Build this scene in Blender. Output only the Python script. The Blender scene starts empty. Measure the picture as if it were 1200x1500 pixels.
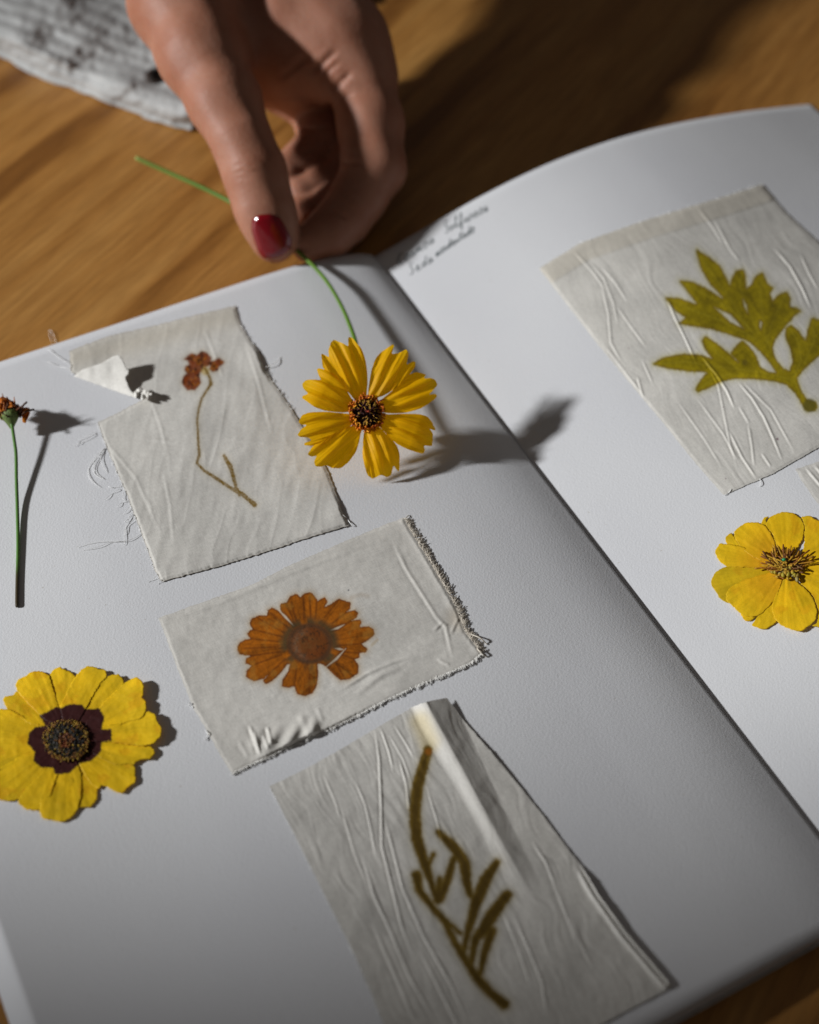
import bpy, math, random
import numpy as np
from mathutils import Vector
from mathutils.geometry import delaunay_2d_cdt
random.seed(4); RNG = np.random.default_rng(4)
R = math.radians
SC = bpy.context.scene

# ---------------------------------------------------------------- camera, world, lamp, exposure
F = 2083.0                    # focal length in pixels of the 1200 x 1500 photograph (50 mm on a 36 mm tall sensor)
PITCH = 0.8797; CZ = 0.3593
SP, CP = math.sin(PITCH), math.cos(PITCH)
cam = bpy.data.cameras.new('camera'); camo = bpy.data.objects.new('camera', cam)
SC.collection.objects.link(camo); SC.camera = camo
camo.location = (0, 0, CZ); camo.rotation_euler = (math.pi/2 - PITCH, 0, 0)
cam.sensor_fit = 'VERTICAL'; cam.sensor_height = 36; cam.lens = F*36/1500
cam.clip_start = .01; cam.clip_end = 20
cam.dof.use_dof = True; cam.dof.focus_distance = .436; cam.dof.aperture_fstop = 6.8

w = bpy.data.worlds.new('World'); SC.world = w; w.use_nodes = True
bg = w.node_tree.nodes['Background']
bg.inputs[0].default_value = (1, .91, .85, 1); bg.inputs[1].default_value = .060

SUN_EL = R(27)
lamp = bpy.data.lights.new('window_light', 'SPOT')
lamp.energy = 214; lamp.color = (.955, .972, 1)
lamp.spot_size = R(14.2); lamp.spot_blend = .085; lamp.shadow_soft_size = .07
lo = bpy.data.objects.new('window_light', lamp); SC.collection.objects.link(lo)
aim = Vector((-.05, .399, .01)); SUN_AZ = R(8.5); ldir = Vector((math.cos(SUN_EL)*math.cos(SUN_AZ), math.cos(SUN_EL)*math.sin(SUN_AZ), -math.sin(SUN_EL)))
lo.location = aim - ldir*2.0
lo.rotation_euler = ldir.to_track_quat('-Z', 'Y').to_euler()

SC.view_settings.view_transform = 'Standard'; SC.view_settings.look = 'None'
SC.view_settings.exposure = 0; SC.view_settings.gamma = 1
SC.render.engine = 'CYCLES'
SC.cycles.use_denoising = True
SC.cycles.max_bounces = 6; SC.cycles.diffuse_bounces = 3; SC.cycles.transmission_bounces = 3
SC.render.use_persistent_data = False

# ---------------------------------------------------------------- photograph geometry -> place
OX, OY, ANG, W, H = -.01362, .4233, .47877, .2077, .2985
UX, UY = math.cos(ANG), math.sin(ANG)          # across the pages
VX, VY = -math.sin(ANG), math.cos(ANG)         # up the spine
def A(p): return np.asarray(p, float)
def _tab(us, zs, sig):
    g = np.linspace(-.06, .30, 1441); z = np.interp(g, us, zs)
    k = np.arange(-60, 61)*.00025; k = np.exp(-.5*(k/sig)**2); k /= k.sum()
    zp = np.pad(z, 60, mode='reflect', reflect_type='odd')
    return g, np.convolve(zp, k, 'valid')
_LU = [-.06, 0, .0012, .004, .010, .019, .033, .047, .060, .082, .145, .208, .30]
_LZ = [-.0160, .0020, .0027, .0046, .0064, .0082, .0097, .0104, .0107, .0110, .0107, .0099, .009]
_RU = [-.06, 0, .015, .027, .045, .060, .075, .090, .107, .123, .140, .157, .175, .192, .208, .30]
_RZ = [-.018, .0013, .0050, .0082, .0130, .0162, .0184, .0194, .0195, .0184, .0165, .0140, .0110, .0076, .0042, -.014]
_LM = [-.0146, .0020, .0025, .0037, .0055, .0073, .0089, .0099, .0105, .0111, .0112, .0100, .009]
GL, TL = _tab(_LU, _LZ, .0022); GM, TM = _tab(_LU, _LM, .004); GR, TR = _tab(_RU, _RZ, .005)
def page_z(u, v):
    k = np.clip((-v-.015)/.07, 0, 1); k = k*k*(3-2*k)
    zl = np.interp(-u, GL, TL)*(1-k)+np.interp(-u, GM, TM)*k; zr = np.interp(u, GR, TR)
    g = np.clip(np.abs(u)/.0008, 0, 1); zl = .0006+(np.maximum(zl, .0021)-.0006)*g
    z = np.where(u < 0, zl, zr)
    a = np.clip(np.abs(u)/.04, 0, 1)
    return np.maximum(z + a*(.00035*np.sin(v*31+u*17) + .0003*np.sin(v*47-u*40+1.3)), .0003)
def uv_of(x, y):
    dx, dy = x-OX, y-OY
    return dx*UX+dy*UY, dx*VX+dy*VY
def in_book(u, v): return (np.abs(u) < W) & (v < 0) & (v > -H)
def rays(px):
    px = A(px).reshape(-1, 2); a = (px[:, 0]-600)/F; b = (750-px[:, 1])/F
    return np.stack([a, CP+b*SP, -SP+b*CP], 1)
def at_z(px, z):
    r = rays(px); t = (A(z)-CZ)/r[:, 2]
    P = r*t[:, None]; P[:, 2] += CZ; return P
def at_d(px, d):
    P = rays(px)*np.broadcast_to(A(d), (len(rays(px)),))[:, None]; P[:, 2] += CZ; return P
def on_page(px, h=0., table=False):
    px = A(px).reshape(-1, 2); z = np.full(len(px), .01)
    for _ in range(14):
        P = at_z(px, z); u, v = uv_of(P[:, 0], P[:, 1])
        pz = page_z(u, v)
        if table: pz = np.where(in_book(u, v), pz, 0)
        z = pz + h
    return at_z(px, z)
def crop(pts, ox, oy, s): return A(pts)/s + A([ox, oy])

# ---------------------------------------------------------------- numeric helpers
_PERM = RNG.random((257, 257)); _PERM[256] = _PERM[0]; _PERM[:, 256] = _PERM[:, 0]
def vnoise(x, y):
    xi, yi = np.floor(x).astype(int), np.floor(y).astype(int); fx, fy = x-xi, y-yi
    fx = fx*fx*(3-2*fx); fy = fy*fy*(3-2*fy); xi %= 256; yi %= 256
    a, b, c, d = _PERM[xi, yi], _PERM[xi+1, yi], _PERM[xi, yi+1], _PERM[xi+1, yi+1]
    return (a+(b-a)*fx)*(1-fy)+(c+(d-c)*fx)*fy
def fbm(x, y, o=4):
    s, a, t = 0, .5, 0
    for i in range(o): s = s+a*vnoise(x*2**i+17.3*i, y*2**i+5.1*i); t += a; a *= .5
    return s/t*2-1
def seg_dist(P, a, b):
    ab = b-a; t = np.clip(((P-a)@ab)/max(ab@ab, 1e-12), 0, 1)
    return np.linalg.norm(P-a-t[:, None]*ab, axis=1), t
def poly_dist(P, line):
    line = A(line); best = np.full(len(P), 1e9); tt = np.zeros(len(P)); n = len(line)-1; side = np.zeros(len(P))
    for i in range(n):
        d, t = seg_dist(P, line[i], line[i+1]); m = d < best
        best = np.where(m, d, best); tt = np.where(m, (i+t)/n, tt)
        e = line[i+1]-line[i]; q = P-line[i]
        side = np.where(m, np.sign(e[0]*q[:, 1]-e[1]*q[:, 0]), side)
    return best, tt, side
def stroke_sdf(P, line, ws):
    d, t, _ = poly_dist(P, line)
    return d - np.interp(t, np.linspace(0, 1, len(ws)), ws)
def poly_sdf(P, poly, lim=14.):
    """signed distance to a closed outline, exact within lim pixels of it and +-lim beyond"""
    poly = A(poly); n = len(P); best = np.full(n, lim); par = np.zeros(n, bool)
    ox = np.argsort(P[:, 0]); sx = P[ox, 0]; oy = np.argsort(P[:, 1]); sy = P[oy, 1]
    for i in range(len(poly)):
        a, b = poly[i], poly[(i+1) % len(poly)]
        x0, x1 = np.searchsorted(sx, [min(a[0], b[0])-lim, max(a[0], b[0])+lim]); y0, y1 = np.searchsorted(sy, [min(a[1], b[1])-lim, max(a[1], b[1])+lim])
        if x1-x0 <= y1-y0:
            k = ox[x0:x1]; k = k[(P[k, 1] > min(a[1], b[1])-lim) & (P[k, 1] < max(a[1], b[1])+lim)]
        else:
            k = oy[y0:y1]; k = k[(P[k, 0] > min(a[0], b[0])-lim) & (P[k, 0] < max(a[0], b[0])+lim)]
        if len(k):
            d, _ = seg_dist(P[k], a, b); best[k] = np.minimum(best[k], d)
        if a[1] != b[1]:
            y0, y1 = np.searchsorted(sy, [min(a[1], b[1]), max(a[1], b[1])]); k = oy[y0:y1]
            xx = (b[0]-a[0])*(P[k, 1]-a[1])/(b[1]-a[1])+a[0]; par[k] ^= P[k, 0] < xx
    return np.where(par, -best, best)
def sstep(a, b, x):
    t = np.clip((x-a)/(b-a), 0, 1); return t*t*(3-2*t)
def smooth_closed(poly, it=1, c=.16):
    p = A(poly)
    for _ in range(it):
        q = np.roll(p, -1, 0); p = np.stack([p*(1-c)+q*c, p*c+q*(1-c)], 1).reshape(-1, 2)
    return p
def smooth_open(line, it=2):
    p = A(line)
    for _ in range(it):
        q = np.stack([p[:-1]*.75+p[1:]*.25, p[:-1]*.25+p[1:]*.75], 1).reshape(-1, p.shape[1])
        p = np.vstack([p[:1], q, p[-1:]])
    return p
def densify(poly, step, jit=0., closed=True, freq=.35):
    p = A(poly); out = []; n = len(p); s = random.random()*90; L = 0
    for i in range(n if closed else n-1):
        a, b = p[i], p[(i+1) % n]; l = np.linalg.norm(b-a); k = max(1, int(l/step)); e = (b-a)/max(l, 1e-9)
        for j in range(k):
            q = a+(b-a)*j/k
            if jit:
                o = (float(fbm(A([(L+l*j/k)*freq]), A([s]), 3)[0]))*jit
                q = q+o*A([-e[1], e[0]])
            out.append(q)
        L += l
    if not closed: out.append(p[-1])
    return A(out)
def cdt(outline, res):
    """a triangle mesh filling a 2D outline"""
    o = densify(outline, res)
    lo_, hi = o.min(0)-res, o.max(0)+res
    xs = np.arange(lo_[0], hi[0], res); ys = np.arange(lo_[1], hi[1], res*.866)
    X, Y = np.meshgrid(xs, ys); X = X+(np.arange(len(ys)) % 2)[:, None]*res*.5
    P = np.stack([X.ravel(), Y.ravel()], 1)
    P = P[poly_sdf(P, outline) < -res*.45]
    allp = [Vector(q) for q in np.vstack([o, P])]; m = len(o)
    r = delaunay_2d_cdt(allp, [(i, (i+1) % m) for i in range(m)], [], 1, 1e-6)
    V = A([tuple(v) for v in r[0]]).reshape(-1, 2)
    T = [tuple(f) for f in r[2]]
    if not T: return V, T
    T = A(T).astype(int); c = V[T].mean(1)
    T = T[poly_sdf(c, outline) < 1e-4]
    # photograph y runs down: flip so that faces look up
    a, b, d = V[T[:, 0]], V[T[:, 1]], V[T[:, 2]]
    cr = (b[:, 0]-a[:, 0])*(d[:, 1]-a[:, 1])-(b[:, 1]-a[:, 1])*(d[:, 0]-a[:, 0])
    T[cr > 0] = T[cr > 0][:, ::-1]
    return V, T

# ---------------------------------------------------------------- objects
def link(name, me, mat=None, parent=None, smooth=True):
    o = bpy.data.objects.new(name, me); SC.collection.objects.link(o)
    if mat: me.materials.append(mat)
    if parent: o.parent = parent
    if smooth and len(me.polygons): me.polygons.foreach_set('use_smooth', [True]*len(me.polygons))
    return o
def mesh(name, V, Fc, mat=None, parent=None, col=None, smooth=True, origin=None):
    V = A(V)
    base = A(parent.matrix_world.translation) if (parent and False) else None
    me = bpy.data.meshes.new(name)
    me.from_pydata([tuple(v) for v in V], [], [tuple(int(i) for i in f) for f in Fc]); me.update()
    if col is not None:
        c = np.ones((len(V), 4)); c[:, :3] = col
        at = me.color_attributes.new('Col', 'FLOAT_COLOR', 'POINT'); at.data.foreach_set('color', c.ravel())
    return link(name, me, mat, parent, smooth)
def empty(name, label, cat, loc=(0, 0, 0), group=None):
    o = bpy.data.objects.new(name, None); SC.collection.objects.link(o); o.empty_display_size = .01
    tag(o, label, cat, group); return o
def tag(o, label=None, cat=None, group=None, kind=None):
    if label: o['label'] = label
    if cat: o['category'] = cat
    if group: o['group'] = group
    if kind: o['kind'] = kind
def place(root, loc):
    """put the Empty at the base of the thing without moving its parts"""
    loc = Vector(loc)
    for ch in list(root.children): ch.location = ch.location - loc
    root.location = loc
def solid(o, t, off=-1):
    m = o.modifiers.new('thick', 'SOLIDIFY'); m.thickness = t; m.offset = off; return m
def tube(P, r, n=8, caps=True, flat=1.):
    P = A(P); r = np.broadcast_to(A(r), (len(P),)); T = np.gradient(P, axis=0)
    T /= np.maximum(np.linalg.norm(T, axis=1), 1e-12)[:, None]
    up = A([0, 0, 1.]); V = []
    for p, t, q in zip(P, T, r):
        a = np.cross(t, up)
        if np.linalg.norm(a) < 1e-3: a = np.cross(t, A([1., 0, 0]))
        a /= np.linalg.norm(a); b = np.cross(a, t)
        for k in range(n):
            th = 2*math.pi*k/n; V.append(p+q*(math.cos(th)*a+flat*math.sin(th)*b))
    Fc = []
    for i in range(len(P)-1):
        for k in range(n):
            k2 = (k+1) % n; Fc.append((i*n+k, i*n+k2, (i+1)*n+k2, (i+1)*n+k))
    if caps: Fc.append(tuple(range(n))[::-1]); Fc.append(tuple((len(P)-1)*n+k for k in range(n)))
    return A(V), Fc
class Bag:
    def __init__(s): s.V = []; s.F = []; s.C = []; s.n = 0
    def add(s, V, Fc, c=None):
        V = A(V); s.V.append(V); s.F += [tuple(i+s.n for i in f) for f in Fc]
        if c is not None: s.C.append(np.broadcast_to(A(c), (len(V), 3)))
        s.n += len(V)
    def build(s, name, mat, parent=None, smooth=True):
        return mesh(name, np.vstack(s.V), s.F, mat, parent, np.vstack(s.C) if s.C else None, smooth)

# ---------------------------------------------------------------- materials
def nt(name):
    m = bpy.data.materials.new(name); m.use_nodes = True; t = m.node_tree
    return m, t, t.nodes['Principled BSDF']
def nd(t, ty, **kw):
    n = t.nodes.new(ty)
    for k, v in kw.items(): setattr(n, k, v)
    return n
def noise(t, scale, detail=3, vec=None, rough=.5, dist=0.):
    n = nd(t, 'ShaderNodeTexNoise'); n.inputs['Scale'].default_value = scale
    n.inputs['Detail'].default_value = detail; n.inputs['Roughness'].default_value = rough
    n.inputs['Distortion'].default_value = dist
    if vec: t.links.new(vec, n.inputs['Vector'])
    return n
def ramp(t, fac, stops):
    n = nd(t, 'ShaderNodeValToRGB'); e = n.color_ramp.elements
    while len(e) < len(stops): e.new(.5)
    for q, (p, c) in zip(e, stops): q.position = p; q.color = (*c, 1) if len(c) == 3 else c
    t.links.new(fac, n.inputs[0]); return n
def bump(t, b, hgt, dist, strength=1., prev=None):
    n = nd(t, 'ShaderNodeBump'); n.inputs['Distance'].default_value = dist; n.inputs['Strength'].default_value = strength
    t.links.new(hgt, n.inputs['Height'])
    if prev: t.links.new(prev.outputs[0], n.inputs['Normal'])
    if b: t.links.new(n.outputs[0], b.inputs['Normal'])
    return n
def mixc(t, fac, a, b, mode='MIX'):
    n = nd(t, 'ShaderNodeMix', data_type='RGBA', blend_type=mode)
    for s, v in ((0, fac), (6, a), (7, b)):
        if hasattr(v, 'links'): t.links.new(v, n.inputs[s])
        else: n.inputs[s].default_value = v if s == 0 else (*v, 1)
    return n.outputs[2]
def coords(t): return nd(t, 'ShaderNodeNewGeometry').outputs['Position']

def mat_paper():
    m, t, b = nt('drawing paper'); P = coords(t)
    big = noise(t, 14, 3, P); c = ramp(t, big.outputs[0], [(.3, (.655, .655, .665)), (.7, (.70, .70, .70))])
    sp = noise(t, 900, 2, P); sr = ramp(t, sp.outputs[0], [(.735, (0, 0, 0)), (.77, (1, 1, 1))])
    t.links.new(mixc(t, sr.outputs[0], c.outputs[0], (.55, .53, .50)), b.inputs['Base Color'])
    b.inputs['Roughness'].default_value = .85; b.inputs['Specular IOR Level'].default_value = .25
    f1 = noise(t, 1500, 3, P, .6); f2 = noise(t, 230, 3, P)
    q = bump(t, None, f1.outputs[0], .00010, .9)
    bump(t, b, f2.outputs[0], .00012, .2, q)
    return m
def mat_fabric(name='silk', base=(.635, .61, .555), sheen=.05):
    m, t, b = nt(name); P = coords(t)
    a = nd(t, 'ShaderNodeVertexColor', layer_name='Col')
    n1 = noise(t, 60, 4, P); c = ramp(t, n1.outputs[0], [(.3, tuple(x*.90 for x in base)), (.7, tuple(x*1.08 for x in base))])
    mp = nd(t, 'ShaderNodeMapping'); mp.inputs['Rotation'].default_value = (0, 0, -ANG); t.links.new(P, mp.inputs[0])
    m2 = nd(t, 'ShaderNodeMapping'); m2.inputs['Scale'].default_value = (1, .12, 1); t.links.new(mp.outputs[0], m2.inputs[0])
    m3 = nd(t, 'ShaderNodeMapping'); m3.inputs['Scale'].default_value = (.12, 1, 1); t.links.new(mp.outputs[0], m3.inputs[0])
    wx = noise(t, 4200, 2, m2.outputs[0]); wy = noise(t, 4200, 2, m3.outputs[0])
    ad = nd(t, 'ShaderNodeMath', operation='ADD'); t.links.new(wx.outputs[0], ad.inputs[0]); t.links.new(wy.outputs[0], ad.inputs[1])
    grain = ramp(t, ad.outputs[0], [(.35, (.86, .86, .86)), (.65, (1.10, 1.10, 1.10))])
    # ad ranges around 1: bring it back to 0..1
    hf = nd(t, 'ShaderNodeMath', operation='MULTIPLY'); hf.inputs[1].default_value = .5
    t.links.new(ad.outputs[0], hf.inputs[0]); t.links.new(hf.outputs[0], grain.inputs[0])
    cc = mixc(t, 1., c.outputs[0], grain.outputs[0], 'MULTIPLY')
    t.links.new(mixc(t, 1., cc, a.outputs[0], 'MULTIPLY'), b.inputs['Base Color'])
    b.inputs['Roughness'].default_value = .55; b.inputs['Specular IOR Level'].default_value = .2
    b.inputs['Sheen Weight'].default_value = sheen; b.inputs['Sheen Roughness'].default_value = .4
    q = bump(t, None, hf.outputs[0], .00006, .8)
    f2 = noise(t, 160, 4, P, .6); bump(t, b, f2.outputs[0], .00016, .5, q)
    return m
def mat_attr(name, rough=.5, spec=.4, transl=.2, bscale=500, bdist=.0001, tint=(1, 1, 1)):
    m, t, b = nt(name); P = coords(t)
    a = nd(t, 'ShaderNodeVertexColor', layer_name='Col')
    n1 = noise(t, 170, 4, P, .6); v = ramp(t, n1.outputs[0], [(.3, (.92, .90, .85)), (.7, (1.06, 1.06, 1.06))])
    c = mixc(t, 1., a.outputs[0], v.outputs[0], 'MULTIPLY')
    t.links.new(c, b.inputs['Base Color'])
    b.inputs['Roughness'].default_value = rough; b.inputs['Specular IOR Level'].default_value = spec
    f = noise(t, bscale, 4, P, .6); bump(t, b, f.outputs[0], bdist, .7)
    if transl:
        tr = nd(t, 'ShaderNodeBsdfTranslucent'); t.links.new(c, tr.inputs[0])
        mx = nd(t, 'ShaderNodeMixShader'); mx.inputs[0].default_value = transl
        t.links.new(b.outputs[0], mx.inputs[1]); t.links.new(tr.outputs[0], mx.inputs[2])
        t.links.new(mx.outputs[0], t.nodes['Material Output'].inputs[0])
    return m
def mat_plain(name, col, rough=.6, var=.15, scale=300, bd=.0001, spec=.4):
    m, t, b = nt(name); P = coords(t)
    n = noise(t, scale, 4, P, .6)
    c = ramp(t, n.outputs[0], [(.3, tuple(x*(1-var) for x in col)), (.7, tuple(x*(1+var) for x in col))])
    t.links.new(c.outputs[0], b.inputs['Base Color']); b.inputs['Roughness'].default_value = rough
    b.inputs['Specular IOR Level'].default_value = spec
    if bd: bump(t, b, n.outputs[0], bd, .7)
    return m
def mat_wood():
    m, t, b = nt('pine tabletop'); P = coords(t)
    mp = nd(t, 'ShaderNodeMapping'); mp.inputs['Rotation'].default_value = (0, 0, R(32.8)); t.links.new(P, mp.inputs[0])
    # after the turn the grain runs along local y
    wob = noise(t, 5, 2, mp.outputs[0])
    st = nd(t, 'ShaderNodeMapping'); st.inputs['Scale'].default_value = (1, .07, 1); t.links.new(mp.outputs[0], st.inputs[0])
    ad = nd(t, 'ShaderNodeMix', data_type='VECTOR'); ad.inputs[0].default_value = .013
    t.links.new(st.outputs[0], ad.inputs[4]); t.links.new(wob.outputs[1], ad.inputs[5])
    g1 = noise(t, 62, 3, ad.outputs[1], .55); g2 = noise(t, 520, 4, st.outputs[0], .7); g3 = noise(t, 16, 2, ad.outputs[1])
    c1 = ramp(t, g1.outputs[0], [(.33, (.20, .080, .014)), (.42, (.31, .138, .029)), (.50, (.38, .180, .042)), (.66, (.44, .225, .060))])
    c2 = ramp(t, g2.outputs[0], [(.3, (.70, .66, .60)), (.7, (1.14, 1.14, 1.14))])
    c3 = ramp(t, g3.outputs[0], [(.35, (.88, .85, .80)), (.65, (1.08, 1.08, 1.08))])
    c = mixc(t, 1., mixc(t, 1., c1.outputs[0], c2.outputs[0], 'MULTIPLY'), c3.outputs[0], 'MULTIPLY')
    t.links.new(c, b.inputs['Base Color'])
    b.inputs['Roughness'].default_value = .5; b.inputs['Specular IOR Level'].default_value = .35
    q = bump(t, None, g2.outputs[0], .0002, .5); bump(t, b, g1.outputs[0], .0004, .4, q)
    return m
def mat_skin():
    m, t, b = nt('skin'); P = coords(t)
    n = noise(t, 55, 4, P, .6); c = ramp(t, n.outputs[0], [(.3, (.30, .118, .066)), (.7, (.385, .185, .120))])
    t.links.new(c.outputs[0], b.inputs['Base Color'])
    b.inputs['Roughness'].default_value = .55; b.inputs['Specular IOR Level'].default_value = .3
    b.inputs['Subsurface Weight'].default_value = .35
    b.inputs['Subsurface Radius'].default_value = (1, .35, .2); b.inputs['Subsurface Scale'].default_value = .004
    v = nd(t, 'ShaderNodeTexVoronoi'); v.inputs['Scale'].default_value = 900; t.links.new(P, v.inputs['Vector'])
    q = bump(t, None, v.outputs[0], .00012, .5)
    f = noise(t, 240, 4, P, .6); bump(t, b, f.outputs[0], .0004, .5, q)
    return m
M_PAPER = mat_paper(); M_FAB = mat_fabric(); M_WOOD = mat_wood(); M_SKIN = mat_skin()
M_PETAL = mat_attr('fresh petal', .5, .18, .52, 700, .00008)
M_DRY = mat_attr('pressed petal', .55, .25, .30, 600, .00007)
M_ATTR = mat_attr('plant matter', .6, .3, 0, 1500, .0001)
M_STEM = mat_attr('green stem', .5, .4, .0, 900, .00005)
M_THREAD = mat_plain('loose silk thread', (.88, .87, .84), .7, .1, 900, 0)
M_FRINGE = mat_plain('raw silk fringe', (.62, .56, .47), .8, .2, 900, 0)
M_INK = mat_plain('dark green ink', (.02, .045, .045), .7, .2, 900, 0)

# ---------------------------------------------------------------- the table
xs = [-1.1, 1.1]; tv = []
b_ = .03
V = [(-1.1, -.7, 0), (1.1, -.7, 0), (1.1, 1.5, 0), (-1.1, 1.5, 0), (-1.1, -.7, -b_), (1.1, -.7, -b_), (1.1, 1.5, -b_), (-1.1, 1.5, -b_)]
tb = mesh('table', V, [(0, 1, 2, 3), (7, 6, 5, 4), (0, 4, 5, 1), (1, 5, 6, 2), (2, 6, 7, 3), (3, 7, 4, 0)], M_WOOD, smooth=False)
tag(tb, 'warm brown wooden tabletop with long grain under everything', kind='structure')

# ---------------------------------------------------------------- the sketchbook
book = empty('sketchbook', 'open white sketchbook lying on the wooden table with flowers and silk on it', 'sketchbook')
def page_mesh(side, k, n, dw, hi):
    us = np.concatenate([[0, .0004], np.linspace(.0008, .02, 26 if hi else 10), np.linspace(.02, W-dw, 110 if hi else 24)[1:]])
    vs = np.linspace(-abs(dw)*.2, -H+abs(dw)*.12, 80 if hi else 12)
    if side < 0: us = -us
    U_, V_ = np.meshgrid(us, vs)
    z = page_z(np.where(U_ == 0, 1e-6*side, U_), V_); base = .0012
    z = base + (z-base)*(1-k/n) if k else z
    z = np.maximum(z, .0006)
    X = OX+U_*UX+V_*VX; Y = OY+U_*UY+V_*VY
    P = np.stack([X, Y, z], -1).reshape(-1, 3); nu, nv = len(us), len(vs); Fc = []
    for j in range(nv-1):
        for i in range(nu-1):
            q = (j*nu+i, j*nu+i+1, (j+1)*nu+i+1, (j+1)*nu+i)
            Fc.append(q if side < 0 else q[::-1])
    return P, Fc
for side in (-1, 1):
    n = 15 if side < 0 else 9
    for k in range(n):
        dw = 0 if k == 0 else (-k*.00036 if side < 0 else 0)+random.uniform(-.0002, .0003)
        P, Fc = page_mesh(side, k, n, dw, k == 0)
        o = mesh('page', P, Fc, M_PAPER, book)
        th = .00042 if side < 0 else .00028
        solid(o, th, -1)
        if k == 0: o['label'] = 'left page lying open' if side < 0 else 'right page lying open, arching up from the spine'
# the soft cover below
cv = []
for u, v in ((-W, 0), (W, 0), (W, -H), (-W, -H)): cv.append((OX+u*UX+v*VX, OY+u*UY+v*VY))
V = [(x, y, .0005) for x, y in cv]+[(x, y, .0001) for x, y in cv]
mesh('cover', V, [(3, 2, 1, 0), (4, 5, 6, 7), (0, 1, 5, 4), (1, 2, 6, 5), (2, 3, 7, 6), (3, 0, 4, 7)],
     mat_plain('cover board', (.45, .42, .38), .7), book, smooth=False)
# pencil-thin ink writing on the right page
G = {'C': [[(.85, .8), (.6, 1), (.2, .8), (.05, .35), (.3, 0), (.8, .12)]],
     'S': [[(.8, .85), (.5, 1), (.2, .8), (.45, .5), (.7, .25), (.4, 0), (.05, .1)]],
     'o': [[(.5, .5), (.15, .35), (.2, .05), (.6, .0), (.8, .3), (.5, .5), (.95, .42)]],
     's': [[(.05, .05), (.5, .5), (.65, .25), (.45, .0), (.1, .05)], [(.5, .02), (.95, .15)]],
     'm': [[(.02, .0), (.08, .5), (.12, .1), (.3, .5), (.42, .0), (.5, .25), (.65, .5), (.78, .0), (.98, .1)]],
     'u': [[(.05, .5), (.1, .1), (.4, .0), (.68, .5), (.7, .05), (.98, .1)]],
     'l': [[(.05, .1), (.5, .9), (.4, 1.05), (.2, .7), (.3, 0), (.9, .12)]],
     'f': [[(.05, .1), (.6, .95), (.4, 1.05), (.3, .5), (.25, -.35), (.45, -.3), (.4, .1), (.95, .2)]],
     'r': [[(.05, .0), (.2, .5), (.35, .4), (.65, .45), (.6, .05), (.95, .12)]],
     'e': [[(.1, .2), (.6, .3), (.55, .5), (.25, .45), (.15, .1), (.5, .0), (.95, .15)]],
     'd': [[(.6, .42), (.25, .45), (.1, .1), (.45, .0), (.65, .45), (.85, 1.0), (.65, .1), (.98, .08)]],
     'a': [[(.65, .42), (.3, .48), (.1, .12), (.4, .0), (.68, .45), (.65, .05), (.98, .1)]],
     'n': [[(.03, .0), (.1, .5), (.2, .1), (.5, .5), (.65, .05), (.98, .1)]],
     't': [[(.05, .1), (.5, .9), (.35, .1), (.9, .12)], [(.1, .62), (.8, .68)]]}
for txt, a, b, hgt in (('Cosmos', (583, 390), (638, 354), 17), ('Sulfureos', (652, 343), (716, 308), 18),
                       ('Seda', (600, 404), (636, 383), 17), ('mordentado', (639, 377), (696, 339), 16)):
    bag = Bag(); a = A(a); b = A(b); adv = (b-a)/len(txt); up = A([-.08, -1])*hgt
    for i, ch in enumerate(txt):
        for st in G[ch]:
            q = A([a+adv*(i+x*.98)+up*y+A([random.uniform(-.5, .5), random.uniform(-.5, .5)]) for x, y in st])
            q = smooth_open(q, 2)
            bag.add(*tube(on_page(q, .00008), .00017, 5, True, .35))
    o = bag.build('handwriting', M_INK, book); o['label'] = 'handwritten word "%s" in dark ink' % txt
place(book, (OX, OY, 0))

# ---------------------------------------------------------------- silk patches
def ridge(P, line, wid, amp, asym=0.):
    d, t, s = poly_dist(P, line)
    e = np.clip(np.minimum(t, 1-t)*5, 0, 1)
    prof = np.exp(-(d/wid)**2) - .45*np.exp(-((d-wid*1.7)/wid)**2)*(s > 0)
    return amp*prof*e
def patch(root, outline, hfun, colfun, printfun, res=1.5, jit=1.0, name='fabric', flat_edge=True):
    """one sheet of silk; the printed plant is cut out of the same sheet as parts of their own"""
    o = densify(outline, 2.0, jit)
    V2, T = cdt(o, res)
    h = hfun(V2); edge = -poly_sdf(V2, o)
    if flat_edge: h = h*(.35+.65*sstep(0, 5, edge))
    h = np.maximum(h, 0) + .00022
    P = on_page(V2, h); col = colfun(V2, edge)
    objs = []
    if printfun is not None:
        lab = printfun(V2[T].mean(1))          # 0 = plain, 1.. = printed piece
    else: lab = np.zeros(len(T), int)
    for k in range(lab.max()+1):
        Tk = T[lab == k]
        if not len(Tk): continue
        used, inv = np.unique(Tk.ravel(), return_inverse=True)
        ob = mesh(name if k == 0 else printfun.names[k-1], P[used], inv.reshape(-1, 3), M_FAB, root, col[used])
        objs.append(ob)
    return objs
class Print:
    def __init__(s, f, names): s.f = f; s.names = names
    def __call__(s, P): return s.f(P)
def threads(root, lines, r=.00011, lift=.0004, ox=0, oy=0, sc=1., mat=None):
    for L in lines:
        q = smooth_open(crop(L, ox, oy, sc), 3); k = len(q)
        tt = np.linspace(0, 1, k); ph = random.random()*6
        h = .00015+lift*np.abs(np.sin(tt*math.pi*1.3+ph))*np.sin(tt*math.pi)**.5
        V, Fc = tube(on_page(q, h, True), np.interp(tt, [0, .7, 1], [r, r, r*.5]), 5)
        mesh('thread', V, Fc, mat or M_THREAD, root)
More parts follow.
